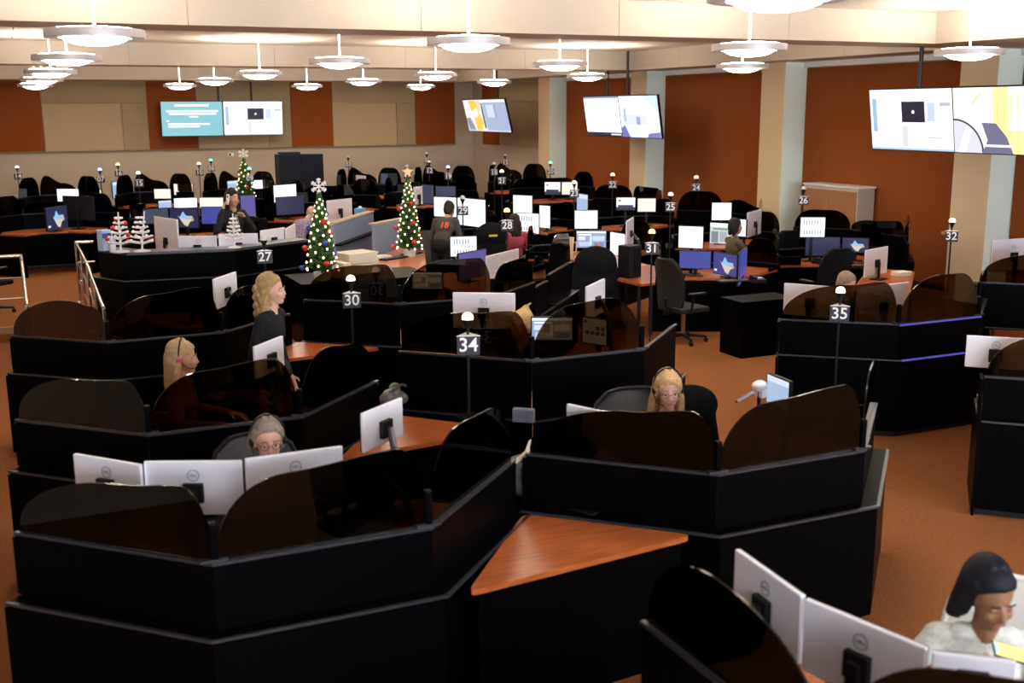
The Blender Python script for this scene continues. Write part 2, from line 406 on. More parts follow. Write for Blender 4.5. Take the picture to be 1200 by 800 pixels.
# ================================================================== DISPATCH CONSOLES
def off(pts, d):
    """mitred offset of an open polyline; positive d = to the outer (right-hand) side"""
    out = []
    n = len(pts)
    for i in range(n):
        ds = []
        if i > 0: ds.append((pts[i]-pts[i-1]).normalized())
        if i < n-1: ds.append((pts[i+1]-pts[i]).normalized())
        ns = [Vector((q.y, -q.x)) for q in ds]
        k = sum(ns, Vector((0, 0)))
        k.normalize()
        out.append(pts[i] + k*(d/max(.35, k.dot(ns[0]))))
    return out
def slab(mb, outer, inner, i, z0, z1, m, gap=.0):
    a, b, c, d = outer[i], outer[i+1], inner[i+1], inner[i]
    e = (b-a).normalized()*gap
    mb.prism([a+e, b-e, c-e, d+e], z0, z1, m)
def screen_shape(L, h0, h1, al, ar, g=.02, n=10, r0=.03):
    p = [(g, 0)]
    for i in range(n+1):
        th = PI/2*i/n; p.append((g+al*(1-math.cos(th)), r0+(h0-r0)*math.sin(th)))
    xa, xb = g+al, L-g-ar
    if xb-xa > .03:
        for i in range(1, 6):
            t = i/6; p.append((xa+(xb-xa)*t, h0+(h1-h0)*(t*t*(3-2*t))))
    for i in range(n+1):
        th = PI/2*i/n; p.append((L-g-ar+ar*math.sin(th), r0+(h1-r0)*math.cos(th)))
    p.append((L-g, 0))
    return p
def console(label, pts, zt=1.06, zl=.74, z0=0.0, screens=(), depth=.72, ledge=.09, acr=None, bracket=True, group='dispatch consoles', desk=True, ends=True, wood=None, toe=.06, glint=()):
    """pts: top-trim line on the plan, left to right seen from outside"""
    pts = [Vector(p[:2]) for p in pts]
    c = sum(pts, Vector((0, 0)))/len(pts)
    t = thing('dispatch_console', label, 'console', (c.x, c.y, z0), 0, group)
    P = [p-c for p in pts]
    Zt, Zl = zt-z0, zl-z0
    low = off(P, ledge); lowi = off(P, ledge-.04); upi = off(P, -.04); tr = off(P, .010); tri = off(P, -.014); lt = off(P, ledge+.014)
    low2 = off(P, ledge-.006); toe_o = off(P, ledge-.05); toe_i = off(P, ledge-.09)
    for i in range(len(P)-1):
        mb = MB(); slab(mb, low, lowi, i, toe, Zl-.025, BLACK, .003); mb.build('lower_panel', t)
        mb = MB(); slab(mb, toe_o, toe_i, i, 0, toe, BLACK2); mb.build('toe_kick', t)
        mb = MB(); slab(mb, low, upi, i, Zl-.025, Zl, BLACK); mb.build('ledge', t)
        mb = MB(); slab(mb, lt, low2, i, Zl-.010, Zl+.003, TRIM if i not in glint else BLUE_GLINT); mb.build('ledge_trim', t)
        if Zt-Zl > .06:
            mb = MB(); slab(mb, P, upi, i, Zl, Zt-.014, BLACK, .003); mb.build('upper_panel', t)
            mb = MB(); slab(mb, tr, tri, i, Zt-.014, Zt, TOPT); mb.build('top_trim', t)
            if i in glint: mb = MB(); slab(mb, off(P, .016), tr, i, Zt-.02, Zt-.004, BLUE_GLINT); mb.build('edge_glint', t)  # glowing sliver standing in for the reflection along the top edge
    for i, sp in enumerate(screens):
        if not sp: continue
        a, b = P[i], P[i+1]; d = (b-a); L = d.length; d.normalize(); nrm = Vector((d.y, -d.x))
        M = Matrix(((d.x, 0, nrm.x, a.x-nrm.x*.02), (d.y, 0, nrm.y, a.y-nrm.y*.02), (0, 1, 0, Zt), (0, 0, 0, 1)))
        mb = MB(); mb.prism(screen_shape(L, *sp), -.005, .005, acr or ACRYL, M); mb.build('acrylic_screen', t)
    if bracket:
        for i in range(1, len(P)-1):
            q = off(P, -.02)[i]
            MB().box((q.x, q.y, Zt+.09), (.036, .036, .18), BLACK, bev=.010).box((q.x, q.y, Zt+.006), (.12, .04, .012), TOPT).build('screen_bracket', t)
    if desk:
        inn = off(P, -depth)
        outl = off(P, -.045)
        poly = [(p.x, p.y) for p in outl] + [(p.x, p.y) for p in inn[::-1]]
        zd = min(Zl, .74)
        MB().prism(poly, zd-.03, zd+.002, wood or WOOD).build('worktop', t)
        if ends:
            for k in (0, -1):
                a, b = low[k], inn[k]; d = (b-a).normalized(); s = Vector((d.y, -d.x))*(.02 if k == 0 else -.02)
                MB().prism([a, b, b-s, a-s], 0, zd-.031, BLACK).build('end_panel', t)
                e0 = P[k]; e1 = P[k]+(inn[k]-P[k])*.30
                if zt-zl > .06 and ends != 'low':
                    d = (e1-e0).normalized(); s = Vector((d.y, -d.x))*(.02 if k == 0 else -.02)
                    MB().prism([e0, e1, e1-s, e0-s], zd+.003, Zt-.03, BLACK).build('return_panel', t)
    return t
BLUE_GLINT = emit((.10, .09, .55), .8)  # blue reflection on the console trim, put in as a faint glow
TOPT = mat('dark_trim', (.05, .05, .06), .35, .6)
def tN(cx, y0, hw=.51, ex=1.30, dy=.78):
    return [(cx-ex, y0+dy), (cx-hw, y0), (cx+hw, y0), (cx+ex, y0+dy)]
def tS(cx, y0, hw=.51, ex=1.30, dy=.78):       # seen from inside: outer side towards the back of the room
    return [(cx+ex, y0-dy), (cx+hw, y0), (cx-hw, y0), (cx-ex, y0-dy)]
def rotp(ps, c, a):
    ca, sa = math.cos(a), math.sin(a)
    return [(c[0]+(x-c[0])*ca-(y-c[1])*sa, c[1]+(x-c[0])*sa+(y-c[1])*ca) for x, y in ps]
SL, SC, SR = (.30, .33, .62, .14), (.36, .40, .34, .14), (.40, .38, .34, .34)
console('black console in the bottom left corner, seating the person behind three silver monitors', tN(1.17, 4.68), 1.06, screens=[SL, SC, SR], acr=ACRYL2)
console('black console seating the person with pink headset at the left', tN(1.11, 6.86, .48, 1.22, .73), 1.06, screens=[(.30, .32, .5, .14), (.36, .40, .34, .16), (.38, .34, .34, .34)])
console('black console at left below the white-topped counter with sign twenty-seven', tN(1.13, 9.92, .49, 1.25, .68), 1.06, screens=[(.34, .30, .6, .14), (.38, .42, .4, .16), (.36, .34, .34, .34)])
console('black console seating the person in the black-grey top', tN(3.87, 4.75), 1.06, screens=[SL, SC, (.38, .36, .3, .3)], acr=ACRYL2)
console('raised black console behind sign thirty-four', tN(3.88, 7.2, .48, 1.26, .76), 1.18, screens=[(.33, .36, .6, .14), (.40, .42, .38, .3), None], ends='low')
console('black console behind sign thirty', tN(3.86, 10.13, .50, 1.28, .68), 1.15, screens=[(.36, .38, .6, .14), (.40, .40, .45, .14), (.30, .30, .3, .3)])
console('black console behind sign thirty-five', tN(7.80, 7.58, .5, 1.32, .68), 1.06, glint=(1,), screens=[(.34, .38, .6, .14), (.42, .42, .45, .25), (.38, .36, .3, .3)])
console('black console cut by the right picture edge, beside the brown floor', tN(7.72, 5.0), 1.06, screens=[(.34, .38, .5, .14), SC, None])
console('black console cut by the right picture edge, behind sign thirty-five and under the mint pillar', tN(10.48, 7.68), 1.2, screens=[(.30, .34, .5, .14), SC, None])
jj = rotp(tN(0, 0, .53, 1.25, .74), (0, 0), -PI/2)
console('black console at the bottom edge seating the person in the pale cardigan', [(2.08+x, 2.88+y) for x, y in jj[1:]], 1.06, screens=[(.35, .35, .40, .58), (.36, .36, .3, .3)], acr=ACRYL2, ends='low')
# triangular wooden linking tables
def linking_table(label, poly, z=.742, z0=0):
    c = Vector((sum(p[0] for p in poly)/3, sum(p[1] for p in poly)/3))
    t = thing('linking_table', label, 'table', (c.x, c.y, z0), 0, 'triangular linking tables')
    P = [Vector(p)-c for p in poly]; q = []
    for i in range(3):                         # rounded corners
        a, b, d = P[i-1], P[i], P[(i+1) % 3]
        u, v = (a-b).normalized()*.07, (d-b).normalized()*.07
        for k in range(5):
            s = k/4; q.append(b+u*(1-s)**2+v*s*s)
    MB().prism([(p.x, p.y) for p in q], z-z0-.03, z-z0, WOOD).build('table_top', t)
    a, b = P[2]*.90, P[1]*.90
    MB().prism([a, b, b*.93, a*.93], 0, z-z0-.031, BLACK).build('front_panel', t)
linking_table('triangular cherry wood table between the two front consoles', [(2.50, 5.41), (3.20, 4.73), (1.82, 4.58)])
linking_table('triangular cherry wood table beside the standing person in black, below sign thirty', [(2.46, 10.72), (3.15, 10.10), (1.85, 9.95)])
linking_table('triangular cherry wood table, small corner seen left of sign thirty-four', [(2.44, 7.78), (3.12, 7.02), (1.82, 6.85)])
linking_table('triangular cherry wood table at the right edge beside the sign thirty-five console', [(9.12, 8.2), (9.8, 7.6), (8.5, 7.6)])
# divider running back from the sign thirty console
console('low black divider running back from the sign thirty console', [(5.22, 11.02), (5.63, 11.49)], 1.04, screens=[(.34, .30, .2, .2)], desk=False, bracket=False)
console('low black divider at the end of the sign twenty-eight console', [(5.68, 11.55), (6.43, 12.42)], 1.10, screens=[(.42, .38, .45, .15)], desk=False, bracket=False)
# counter on the raised floor (sign twenty-seven)
cnt = [at(116, 294, PH+1.06), at(149, 298, PH+1.06), at(275, 293, PH+1.06), at(362, 282, PH+1.06)]
console('long black counter with pale edge and white trees, behind sign twenty-seven', cnt, PH+1.06, PH+.74, PH, screens=(), ledge=.10, bracket=False, depth=.6)
# consoles with their desks towards us
def cS(label, cx, y0, zt=1.06, z0=0., hw=.51, ex=1.3, dy=.78, sc=None, **k):
    sc = sc if sc is not None else [(.34, .34, .28, .28), (.36, .30, .16, .3), (.36, .36, .28, .28)]
    return console(label, tS(cx, y0, hw, ex, dy), z0+zt, z0+.74, z0, screens=sc, acr=ACRYL2, bracket=False, **k)
BACKROW = [(.95, 'sign fourteen', 'leftmost'), (2.92, 'sign fifteen', 'second'), (4.80, 'sign ten', 'third'), (7.9, 'sign three', 'right of the tall black cabinet'), (9.85, 'sign six', 'behind the star-topped tree'), (11.85, 'sign thirteen', 'in the far corner')]
for cx, sg, wh in BACKROW:
    cS('black console by the back wall near %s, %s' % (sg, wh if wh[0] in 'rbi' else wh+' of the far row'), cx, 26.5, 1.02, PH, .40, .84, .6,
       [(.40, .40, .24, .24), (.25, .42, .3, .14), (.40, .40, .24, .24)], depth=.6)
MIDS = [(.65, 21.7, PH, .51, 1.02, .72, 1.02, 'black console with wallpaper monitor beside the handrails'), (2.35, 17.2, PH, .8, 1.1, .7, .9, 'black console behind the phoning person'),
        (2.95, 19.65, PH, .9, 1.1, .9, .95, 'black console under the slate and navy monitors at the left'), (2.95, 20.75, PH, .9, 1.1, .85, .95, 'black console under the row of pale upper monitors at the left'),
        (5.25, 21.75, PH, .6, .95, .9, 1.02, 'black console in front of the tall black cabinet'), (7.0, 18.65, 0, .75, .95, 1.1, .88, 'black console of the person in the grey hoodie'),
        (8.30, 15.85, 0, .8, 1.15, 1.2, .88, 'console desk with the orange bottle and many white screens'), (8.95, 13.25, 0, .75, 1.0, 1.15, .82, 'console desk with the navy monitors behind sign thirty-one'),
        (11.0, 16.0, 0, .8, 1.1, 1.2, .9, 'console of the person in the olive jacket in the olive jacket'), (9.0, 19.45, 0, .75, .95, 1.1, .9, 'console below sign twenty-one with white screens'),
        (11.0, 19.2, 0, .75, 1.0, .95, .9, 'console below sign twenty-two with two white screens'), (11.15, 13.55, 0, .8, 1.0, 1.15, .9, 'console with navy monitors behind the black high-backed chair'),
        (8.5, 23.7, PH, .75, 1.1, .9, 1.02, 'console behind sign nineteen'), (6.2, 23.4, PH, .55, 1.0, .72, 1.02, 'console behind the star-topped tree, lower'), (11.4, 23.5, PH, .8, 1.1, .9, 1.02, 'console behind sign twenty')]
for cx, y, z0, hw, ex, dp, zt, lb in MIDS:
    cS(lb, cx, y, zt, z0, hw=hw, ex=ex, dy=.5 if zt != .95 else .12, depth=dp, sc=[(.34, .34, .2, .2), (.2, .2, .2, .2) if zt > 1 else None, (.34, .34, .2, .2)], toe=.06)
def cE(label, x0, cy, zt=1.04, sc=None):       # against the right wall, desk towards the room
    ps = rotp(tS(0, 0, .62, 1.35, .62), (0, 0), -PI/2)
    console(label, [(x0+x, cy+y) for x, y in ps], zt, screens=sc, acr=ACRYL2, bracket=False, desk=False)
cE('console against the rust wall panel behind sign twenty-four', 12.75, 17.5, 1.02, [(.36, .36, .3, .3), (.16, .26, .12, .5), (.38, .38, .3, .3)])
cE('console beside the brown cabinet with navy monitors', 12.75, 13.85, 1.02, [(.38, .38, .25, .45), (.22, .18, .14, .5), (.3, .3, .3, .3)])
cE('console against the rust wall panel behind sign twenty-two', 12.75, 21.0, 1.02, [(.30, .30, .3, .3), (.3, .3, .2, .2), (.3, .3, .3, .3)])

# ================================================================== MONITORS
NV, PU = (.012, .016, .075), (.10, .09, .36)
TEXAS = [(.28, .62), (.36, .55), (.47, .86), (.58, .62), (.80, .62), (.86, .38), (.70, .30), (.62, .06), (.50, .12), (.42, .30)]
def sc_white(k=1.0): return [full((.95, .97, 1), 1.35*k), (.05, .86, .95, .90, (.72, .78, .9), 1), (.08, .2, .4, .22, (.7, .75, .85), 1), (.55, .5, .8, .52, (.75, .8, .9), 1)]
def sc_rows(): return [full((.95, .97, 1), 1.3)] + [(.12+.11*k, .62, .16+.11*k, .88, (.30, .36, .45), .6) for k in range(6)] + [(.40+.14*k, .44, .44+.14*k, .54, (.4, .45, .5), .6) for k in range(4)] + [(.14+.11*k, .14, .18+.11*k, .34, (.35, .42, .45), .6) for k in range(7)]
def sc_bars(): return [full((.95, .97, 1), 1.3), (0, 0, 1, .25, (.02, .025, .08), .6), (.08, .2, .9, .42, (.03, .035, .10), .6), (.10, .7, .25, .85, (.05, .05, .1), .6)] + [(.2+.1*k, .4, .23+.1*k, .85, (.8, .85, .9), 1) for k in range(6)]
def sc_app(): return [full((.34, .44, .72), .9), (0, .88, 1, 1, (.75, .85, 1), 1.2), (.05, .74, .5, .82, (.85, .9, 1), 1.2), (.05, .45, .3, .68, (.75, .82, .95), 1), (.55, .40, .95, .70, (.65, .72, .9), 1), (.08, .1, .5, .35, (.6, .68, .88), 1), (.6, .08, .92, .3, (.22, .3, .55), .8), (.45, .15, .52, .7, (.8, .86, 1), 1)]
def sc_grey(): return [full((.50, .60, .66), .75)] + [(.12+.22*(k % 4), .55-.2*(k//4), .28+.22*(k % 4), .70-.2*(k//4), (.16, .20, .33), .5) for k in range(2, 8)] + [(.06, .8, .2, .92, (.2, .25, .35), .5)]
def sc_page(): return [full((.72, .78, .8), .9), (0, .82, 1, 1, (.95, .97, 1), 1.2), (.1, .68, .95, .76, (.25, .5, .38), .7), (.05, .05, .3, .6, (.35, .38, .45), .7), (.35, .1, .6, .6, (.55, .58, .62), .8), (.66, .3, .95, .6, (.85, .88, .9), 1), (.7, .05, .9, .28, (.4, .38, .4), .6)]
def sc_wall(bg=NV, s=1.0): return [full(bg, s), ('p', TEXAS, (.36, .62, 1.0), .9), ('p', [(.30, .60), (.50, .42), (.72, .46), (.84, .40), (.70, .30), (.62, .06), (.50, .12), (.42, .30)], (.80, .70, .52), .9), ('p', [(.78, .62), (.80, .62), (.86, .38), (.74, .34)], (.75, .55, .3), .8), (.05, .12, .16, .22, Wt, 1)]
SCR = {'white': sc_white, 'rows': sc_rows, 'bars': sc_bars, 'app': sc_app, 'grey': sc_grey, 'page': sc_page, 'wall': sc_wall, 'purplewall': lambda: sc_wall((.07, .065, .32), .8),
       'navy': lambda: [full(NV, .9)], 'blue': lambda: [full((.065, .08, .42), .8)], 'purple': lambda: [full((.13, .11, .42), .8)], 'slate': lambda: [full((.06, .075, .15), .6)], 'pale': lambda: [full((.45, .60, .85), .9), (0, .8, 1, 1, (.7, .8, .95), 1)], 'cream': lambda: [full((1, .95, .82), 1.05)]}
LOGO = mat('logo_grey', (.30, .29, .33), .3, .6)
def monitor(label, x0, y0, x1, y1, face='b', what='white', shell='silver', zf=0.0, W=.54, zt=None, asp=.58, lo=1.12, hi=1.55, desk=.745, logo=False, group='computer monitors', arm=False, Y=None):
    q0, q1 = at(x0, y0, 0), at(x1, y1, 0)
    c = (q1-q0).length/HC
    z = zt if zt is not None else min(zf+hi, max(zf+lo, HC-W/c))
    if Y is not None:                            # keep it over its desk
        ym = (at(x0, y0, z).y+at(x1, y1, z).y)/2; z = HC-(HC-z)*Y/ym
    a, b = at(x0, y0, z), at(x1, y1, z)
    w = (b-a).length; h = w*asp; d = b-a
    rz = math.atan2(d.y, d.x) + (PI if face == 'b' else 0)
    mid = (a+b)/2
    zd = zf+desk
    t = thing('monitor', label, 'monitor', (mid.x, mid.y, zd), rz, group)
    zc = z-h/2-zd
    sh = SILVER if shell == 'silver' else BLACK2
    MB().box((0, .016, zc), (w, .022, h), sh, bev=.006).build('casing', t)
    MB().box((0, .003, zc), (w-.002, .008, h-.002), BLACK2, bev=.003).build('bezel', t)
    link('screen', screen_mesh(w-.02, h-.02, SCR[what]()), t, (0, -.0016, zc))
    MB().box((0, .042, zc-.02), (.10, .03, .10), BLACK2, bev=.006).build('mount', t)
    nk = MB()
    if arm:
        nk.seg((0, .07, zc-.02), (.10, .16, zc-.10), .02, TRIM).seg((.10, .16, zc-.10), (.02, .20, .01), .022, TRIM).ball((.10, .16, zc-.10), (.026, .026, .026), TRIM)
    else:
        nk.box((0, .066, zc/2), (.05, .02, zc), BLACK2, bev=.004)
    nk.build('neck', t)
    MB().box((0, .07, .006), (.22, .16, .012), BLACK2, bev=.004).build('stand_base', t)
    if logo:
        lg = link('logo', None, t, (0, .0275, zc+h*.24)); lg.rotation_euler = (0, 0, PI)
        MB().lathe([(.026, 0), (.030, 0), (.030, .002), (.026, .002), (.026, 0)], LOGO, 24).build('logo_ring', lg, None, (PI/2, 0, 0))
        o = link('logo_letters', text_mesh('DELL', .017, LOGO, .001), lg, (0, -.001, 0), (PI/2, 0, 0))
    return t
mo = monitor
# the front consoles, seen from behind
mo('silver monitor, leftmost of three in the front left console', 90, 530, 168, 543, logo=True, zt=1.33)
mo('silver monitor in front of the person with glasses and headset, middle of three', 170, 539, 284, 538, logo=True, zt=1.33)
mo('silver monitor, rightmost of three in the front left console, half behind acrylic', 286, 536, 400, 521, logo=True, zt=1.33)
mo('dark silver monitor on an arm at the right end of the front left console', 421, 484, 467, 465, zt=1.26, arm=True, W=.5, Y=5.75)
mo('silver monitor beside the person with pink headset', 295, 406, 328, 393, zt=1.25, arm=True, Y=7.72)
mo('silver monitor below sign twenty-seven, beside the standing person in black', 248, 327, 274, 318, zt=1.28, arm=True, Y=10.75)
mo('large white-backed monitor behind sign thirty-four', 531, 342, 604, 343, zt=1.44, logo=True)
mo('lit monitor with blue program window inside the sign thirty-four console', 622, 371, 672, 371, 's', 'app', 'black', zt=1.30)
mo('lit monitor with pale grey tables inside the sign thirty-four console', 682, 370, 712, 374, 's', 'grey', 'black', zt=1.30, asp=.9, W=.45)
mo('silver monitor standing behind the sign thirty-four console', 685, 336, 706, 326, zt=1.20, arm=True, Y=8.35)
mo('silver monitor poking up left of the person in the black-grey top', 667, 472, 724, 484, zt=1.33)
mo('lit monitor with white windows at the right of the person in the black-grey top', 899, 436, 926, 447, 's', 'pale', 'black', zt=1.30, asp=.75)
mo('silver monitor, farther of two backs at the bottom right', 868, 642, 946, 697, zt=1.27, logo=True)
mo('silver monitor, nearer of two backs at the bottom right', 948, 699, 1090, 757, zt=1.27, logo=True)
mo('silver monitor edge in front of the person in the pale cardigan', 1092, 760, 1190, 771, zt=1.27)
mo('white-backed monitor at left inside the sign thirty-five console', 920, 331, 984, 336, zt=1.32, logo=True)
mo('white-backed monitor at right inside the sign thirty-five console', 1003, 337, 1063, 330, zt=1.32)
mo('white-backed monitor at the right edge under the mint pillar', 1162, 281, 1212, 278, zt=1.46, logo=True)
mo('silver monitor at the right edge above the brown floor', 1133, 392, 1204, 396, zt=1.30, logo=True, desk=.74)
# desks with screens towards us
mo('white square monitor above the blue ones behind sign thirty-one', 795, 264, 825, 265, 's', 'white', 'black', asp=.88, zt=1.42, W=.45, Y=12.8)
mo('plain blue monitor under the white square one behind sign thirty-one', 796, 293, 834, 294, 's', 'blue', 'black', zt=1.10, Y=12.65)
mo('blue monitor with wallpaper map picture behind sign thirty-one', 836, 294, 866, 299, 's', 'purplewall', 'black', zt=1.10, Y=12.35)
mo('narrow monitor seen nearly edge-on beside the blue wallpaper monitor', 866, 297, 876, 289, 's', 'blue', 'black', zt=1.12, Y=12.3)
mo('white upper monitor with row chart above sign twenty-six desk', 938, 254, 968, 254, 's', 'rows', 'black', asp=.82, zt=1.42, W=.45, Y=13.1)
mo('dark navy monitor behind the black chair', 944, 277, 985, 278, 's', 'navy', 'black', zt=1.12, Y=13.05)
mo('navy monitor with wallpaper map picture right of the black chair', 987, 278, 1019, 279, 's', 'wall', 'black', zt=1.12, Y=12.85)
mo('pale blue-backed monitor on the cherry desk under the rust wall', 1013, 293, 1039, 288, zt=1.16)
mo('white upper monitor with bar chart at the many-screen desk', 673, 246, 701, 246, 's', 'white', 'black', asp=.8, zt=1.46, W=.45, Y=15.3)
mo('blue program monitor behind the orange bottle', 675, 270, 711, 270, 's', 'app', 'black', zt=1.14, Y=15.25)
mo('white portrait monitor right of the blue program monitor', 715, 271, 733, 274, 's', 'white', 'black', asp=1.2, zt=1.14, Y=15.0)
mo('grey-backed monitor turned sideways left of sign thirty-one', 733, 259, 741, 254, zt=1.22, arm=True, asp=.6, Y=14.95)
mo('white upper monitor right of sign twenty-eight', 601, 228, 624, 229, 's', 'white', 'black', asp=.85, zt=1.42, W=.45, Y=19.0)
mo('white lower monitor right of sign twenty-eight', 604, 249, 632, 250, 's', 'rows', 'black', asp=.8, zt=1.14, Y=18.75)
mo('white tilted monitor right of the two stacked ones near sign twenty-eight', 632, 240, 645, 241, 's', 'white', 'black', asp=1.5, zt=1.26, Y=18.8)
mo('wide monitor with dark bar chart left of sign twenty-three', 638, 213, 657, 213, 's', 'bars', 'black', asp=.8, zt=1.36, Y=22.95, zf=PH)
mo('white monitor directly behind sign twenty-three', 658, 213, 677, 213, 's', 'cream', 'black', asp=.8, zt=1.36, Y=22.9, zf=PH)
mo('small pale monitor right of sign twenty-three', 676, 226, 689, 228, 's', 'pale', 'black', asp=.9, zt=1.26, Y=18.9)
mo('monitor with dark bar chart right of sign twenty-two, left of a pair', 722, 231, 745, 231, 's', 'bars', 'black', asp=.68, zt=1.32, Y=18.75)
mo('white monitor right of sign twenty-two, right of a pair', 747, 232, 769, 232, 's', 'cream', 'black', asp=.75, zt=1.32, Y=18.65)
mo('white upper monitor above the person in the olive jacket', 834, 237, 858, 237, 's', 'white', 'black', asp=.9, zt=1.46, W=.45, Y=15.55)
mo('white wide monitor behind the person in the olive jacket', 832, 260, 866, 262, 's', 'page', 'black', zt=1.12, asp=.7, Y=15.5)
mo('narrow white monitor right of the person in the olive jacket', 864, 256, 875, 257, 's', 'white', 'black', zt=1.24, asp=1.5, Y=15.2)
mo('pale blue-backed monitor above the black arc of acrylic', 875, 249, 891, 245, zt=1.32, Y=15.35)
mo('white chart monitor skewed below sign twenty-nine', 527, 277, 559, 276, 's', 'rows', 'black', asp=.75, zt=1.28)
mo('purple monitor beside the white back below sign twenty-eight', 537, 297, 570, 291, 's', 'purple', 'black', zt=1.16)
mo('white-backed monitor right of the purple one below sign twenty-eight', 568, 300, 606, 291, zt=1.20)
mo('white monitor behind the head of the person in the hoodie', 508, 230, 535, 231, 's', 'white', 'black', asp=.75, zt=1.30, Y=18.25)
mo('wide white monitor behind sign twenty-nine', 536, 231, 569, 234, 's', 'white', 'black', asp=.62, zt=1.30, Y=18.0)
mo('lit program monitor seen through the acrylic of the sign thirty console', 482, 318, 519, 318, 's', 'app', 'black', zt=1.22, Y=11.0)
# raised floor
H = dict(zf=PH)
mo('grey-backed monitor left of the white trees counter, tallest', 182, 253, 209, 257, zt=PH+1.30, asp=.85, **H, Y=16.7)
mo('lavender-backed monitor on the sign twenty-seven counter, left of a row', 210, 276, 254, 276, zt=PH+1.22, logo=True, **H)
mo('cream-backed monitor behind the single white tree', 256, 274, 302, 273, zt=PH+1.22, **H)
mo('white-backed monitor right of sign twenty-seven pole', 304, 270, 332, 266, zt=PH+1.22, **H)
mo('small dark monitor right end of the sign twenty-seven counter', 333, 268, 344, 262, zt=PH+1.20, **H)
mo('slate monitor at left of the cloud wallpaper one', 168, 245, 197, 243, 's', 'slate', 'black', zt=PH+1.22, **H, Y=19.2)
mo('slate monitor with cloud wallpaper left of the phoning person', 198, 243, 232, 244, 's', 'wall', 'black', zt=PH+1.22, **H, Y=19.15)
mo('navy monitor touching the arm of the phoning person', 235, 242, 262, 242, 's', 'blue', 'black', zt=PH+1.24, asp=.75, **H, Y=19.0)
mo('violet portrait monitor right of the phoning person', 281, 229, 299, 228, 's', 'purple', 'black', zt=PH+1.40, asp=1.9, **H, Y=19.2)
mo('pale blue upper monitor behind the slate monitors, left of three', 185, 235, 201, 234, 's', 'pale', 'black', zt=PH+1.30, **H, Y=20.35)
mo('white upper monitor behind the slate monitors, middle of three', 203, 232, 231, 231, 's', 'white', 'black', zt=PH+1.30, asp=.45, **H, Y=20.4)
mo('white upper monitor behind the navy one, right of three', 233, 231, 262, 231, 's', 'cream', 'black', zt=PH+1.30, asp=.45, **H, Y=20.3)
mo('white upright monitor left of the tree behind the cabinet eleven', 320, 217, 347, 215, 's', 'white', 'black', zt=PH+1.34, **H, Y=21.4)
mo('navy monitor below the white upright one near cabinet eleven', 323, 231, 356, 229, 's', 'navy', 'black', zt=PH+1.18, **H, Y=21.2)
mo('white low monitor at the left of the white upright one', 292, 211, 318, 210, 's', 'white', 'black', zt=PH+1.20, asp=.4, **H, Y=26.2)
mo('white-backed monitor beside the blue tissue box', 382, 235, 411, 232, zt=PH+1.2, **H)
mo('white monitor far left behind sign fourteen, left of a pair', 66, 221, 92, 221, 's', 'white', 'black', zt=PH+1.12, **H, Y=26.2)
mo('white monitor far left behind sign seven, right of a pair', 94, 221, 119, 222, 's', 'cream', 'black', zt=PH+1.12, **H, Y=26.2)
mo('pale blue narrow monitor under the unreadable sign beside sign fifteen', 131, 213, 142, 212, 's', 'pale', 'black', zt=PH+1.26, asp=1.2, **H, Y=26.1)
mo('tall navy monitor back beside the wallpaper monitor at the handrails', 74, 229, 110, 230, 'b', 'navy', 'black', zt=PH+1.30, asp=.62, **H, Y=21.3)
mo('monitor with bright wallpaper beyond the handrails', 53, 244, 78, 240, 's', 'wall', 'black', zt=PH+1.20, **H, Y=21.0)
mo('white monitor in the far row left of sign ten', 203, 215, 226, 215, 's', 'cream', 'black', zt=PH+1.18, **H, Y=26.2)
mo('cream monitor in the far row right of sign fifteen', 180, 221, 200, 221, 's', 'cream', 'black', zt=PH+1.1, **H, Y=26.1)
mo('pale monitor in the far row behind the head of the phoning person', 266, 212, 279, 211, 's', 'pale', 'black', zt=PH+1.18, asp=.9, **H, Y=26.2)
mo('grey-backed monitor at the console of sign three', 418, 205, 429, 206, 'b', zt=PH+1.22, asp=1.1, **H, Y=26.2)
mo('dark monitor at the right of the console of sign three', 446, 203, 467, 203, 's', 'slate', 'black', zt=PH+1.22, **H, Y=26.2)
mo('lavender-edged monitor right of the star-topped tree', 484, 219, 494, 218, 'b', zt=PH+1.15, asp=1.3, **H, Y=23.2)
mo('slate blue monitor below sign six', 494, 216, 508, 217, 's', 'slate', 'black', zt=PH+1.17, asp=1.0, **H, Y=23.3)
mo('slate blue wide monitor below sign nineteen', 510, 218, 534, 218, 's', 'slate', 'black', zt=PH+1.15, asp=.5, **H, Y=23.2)

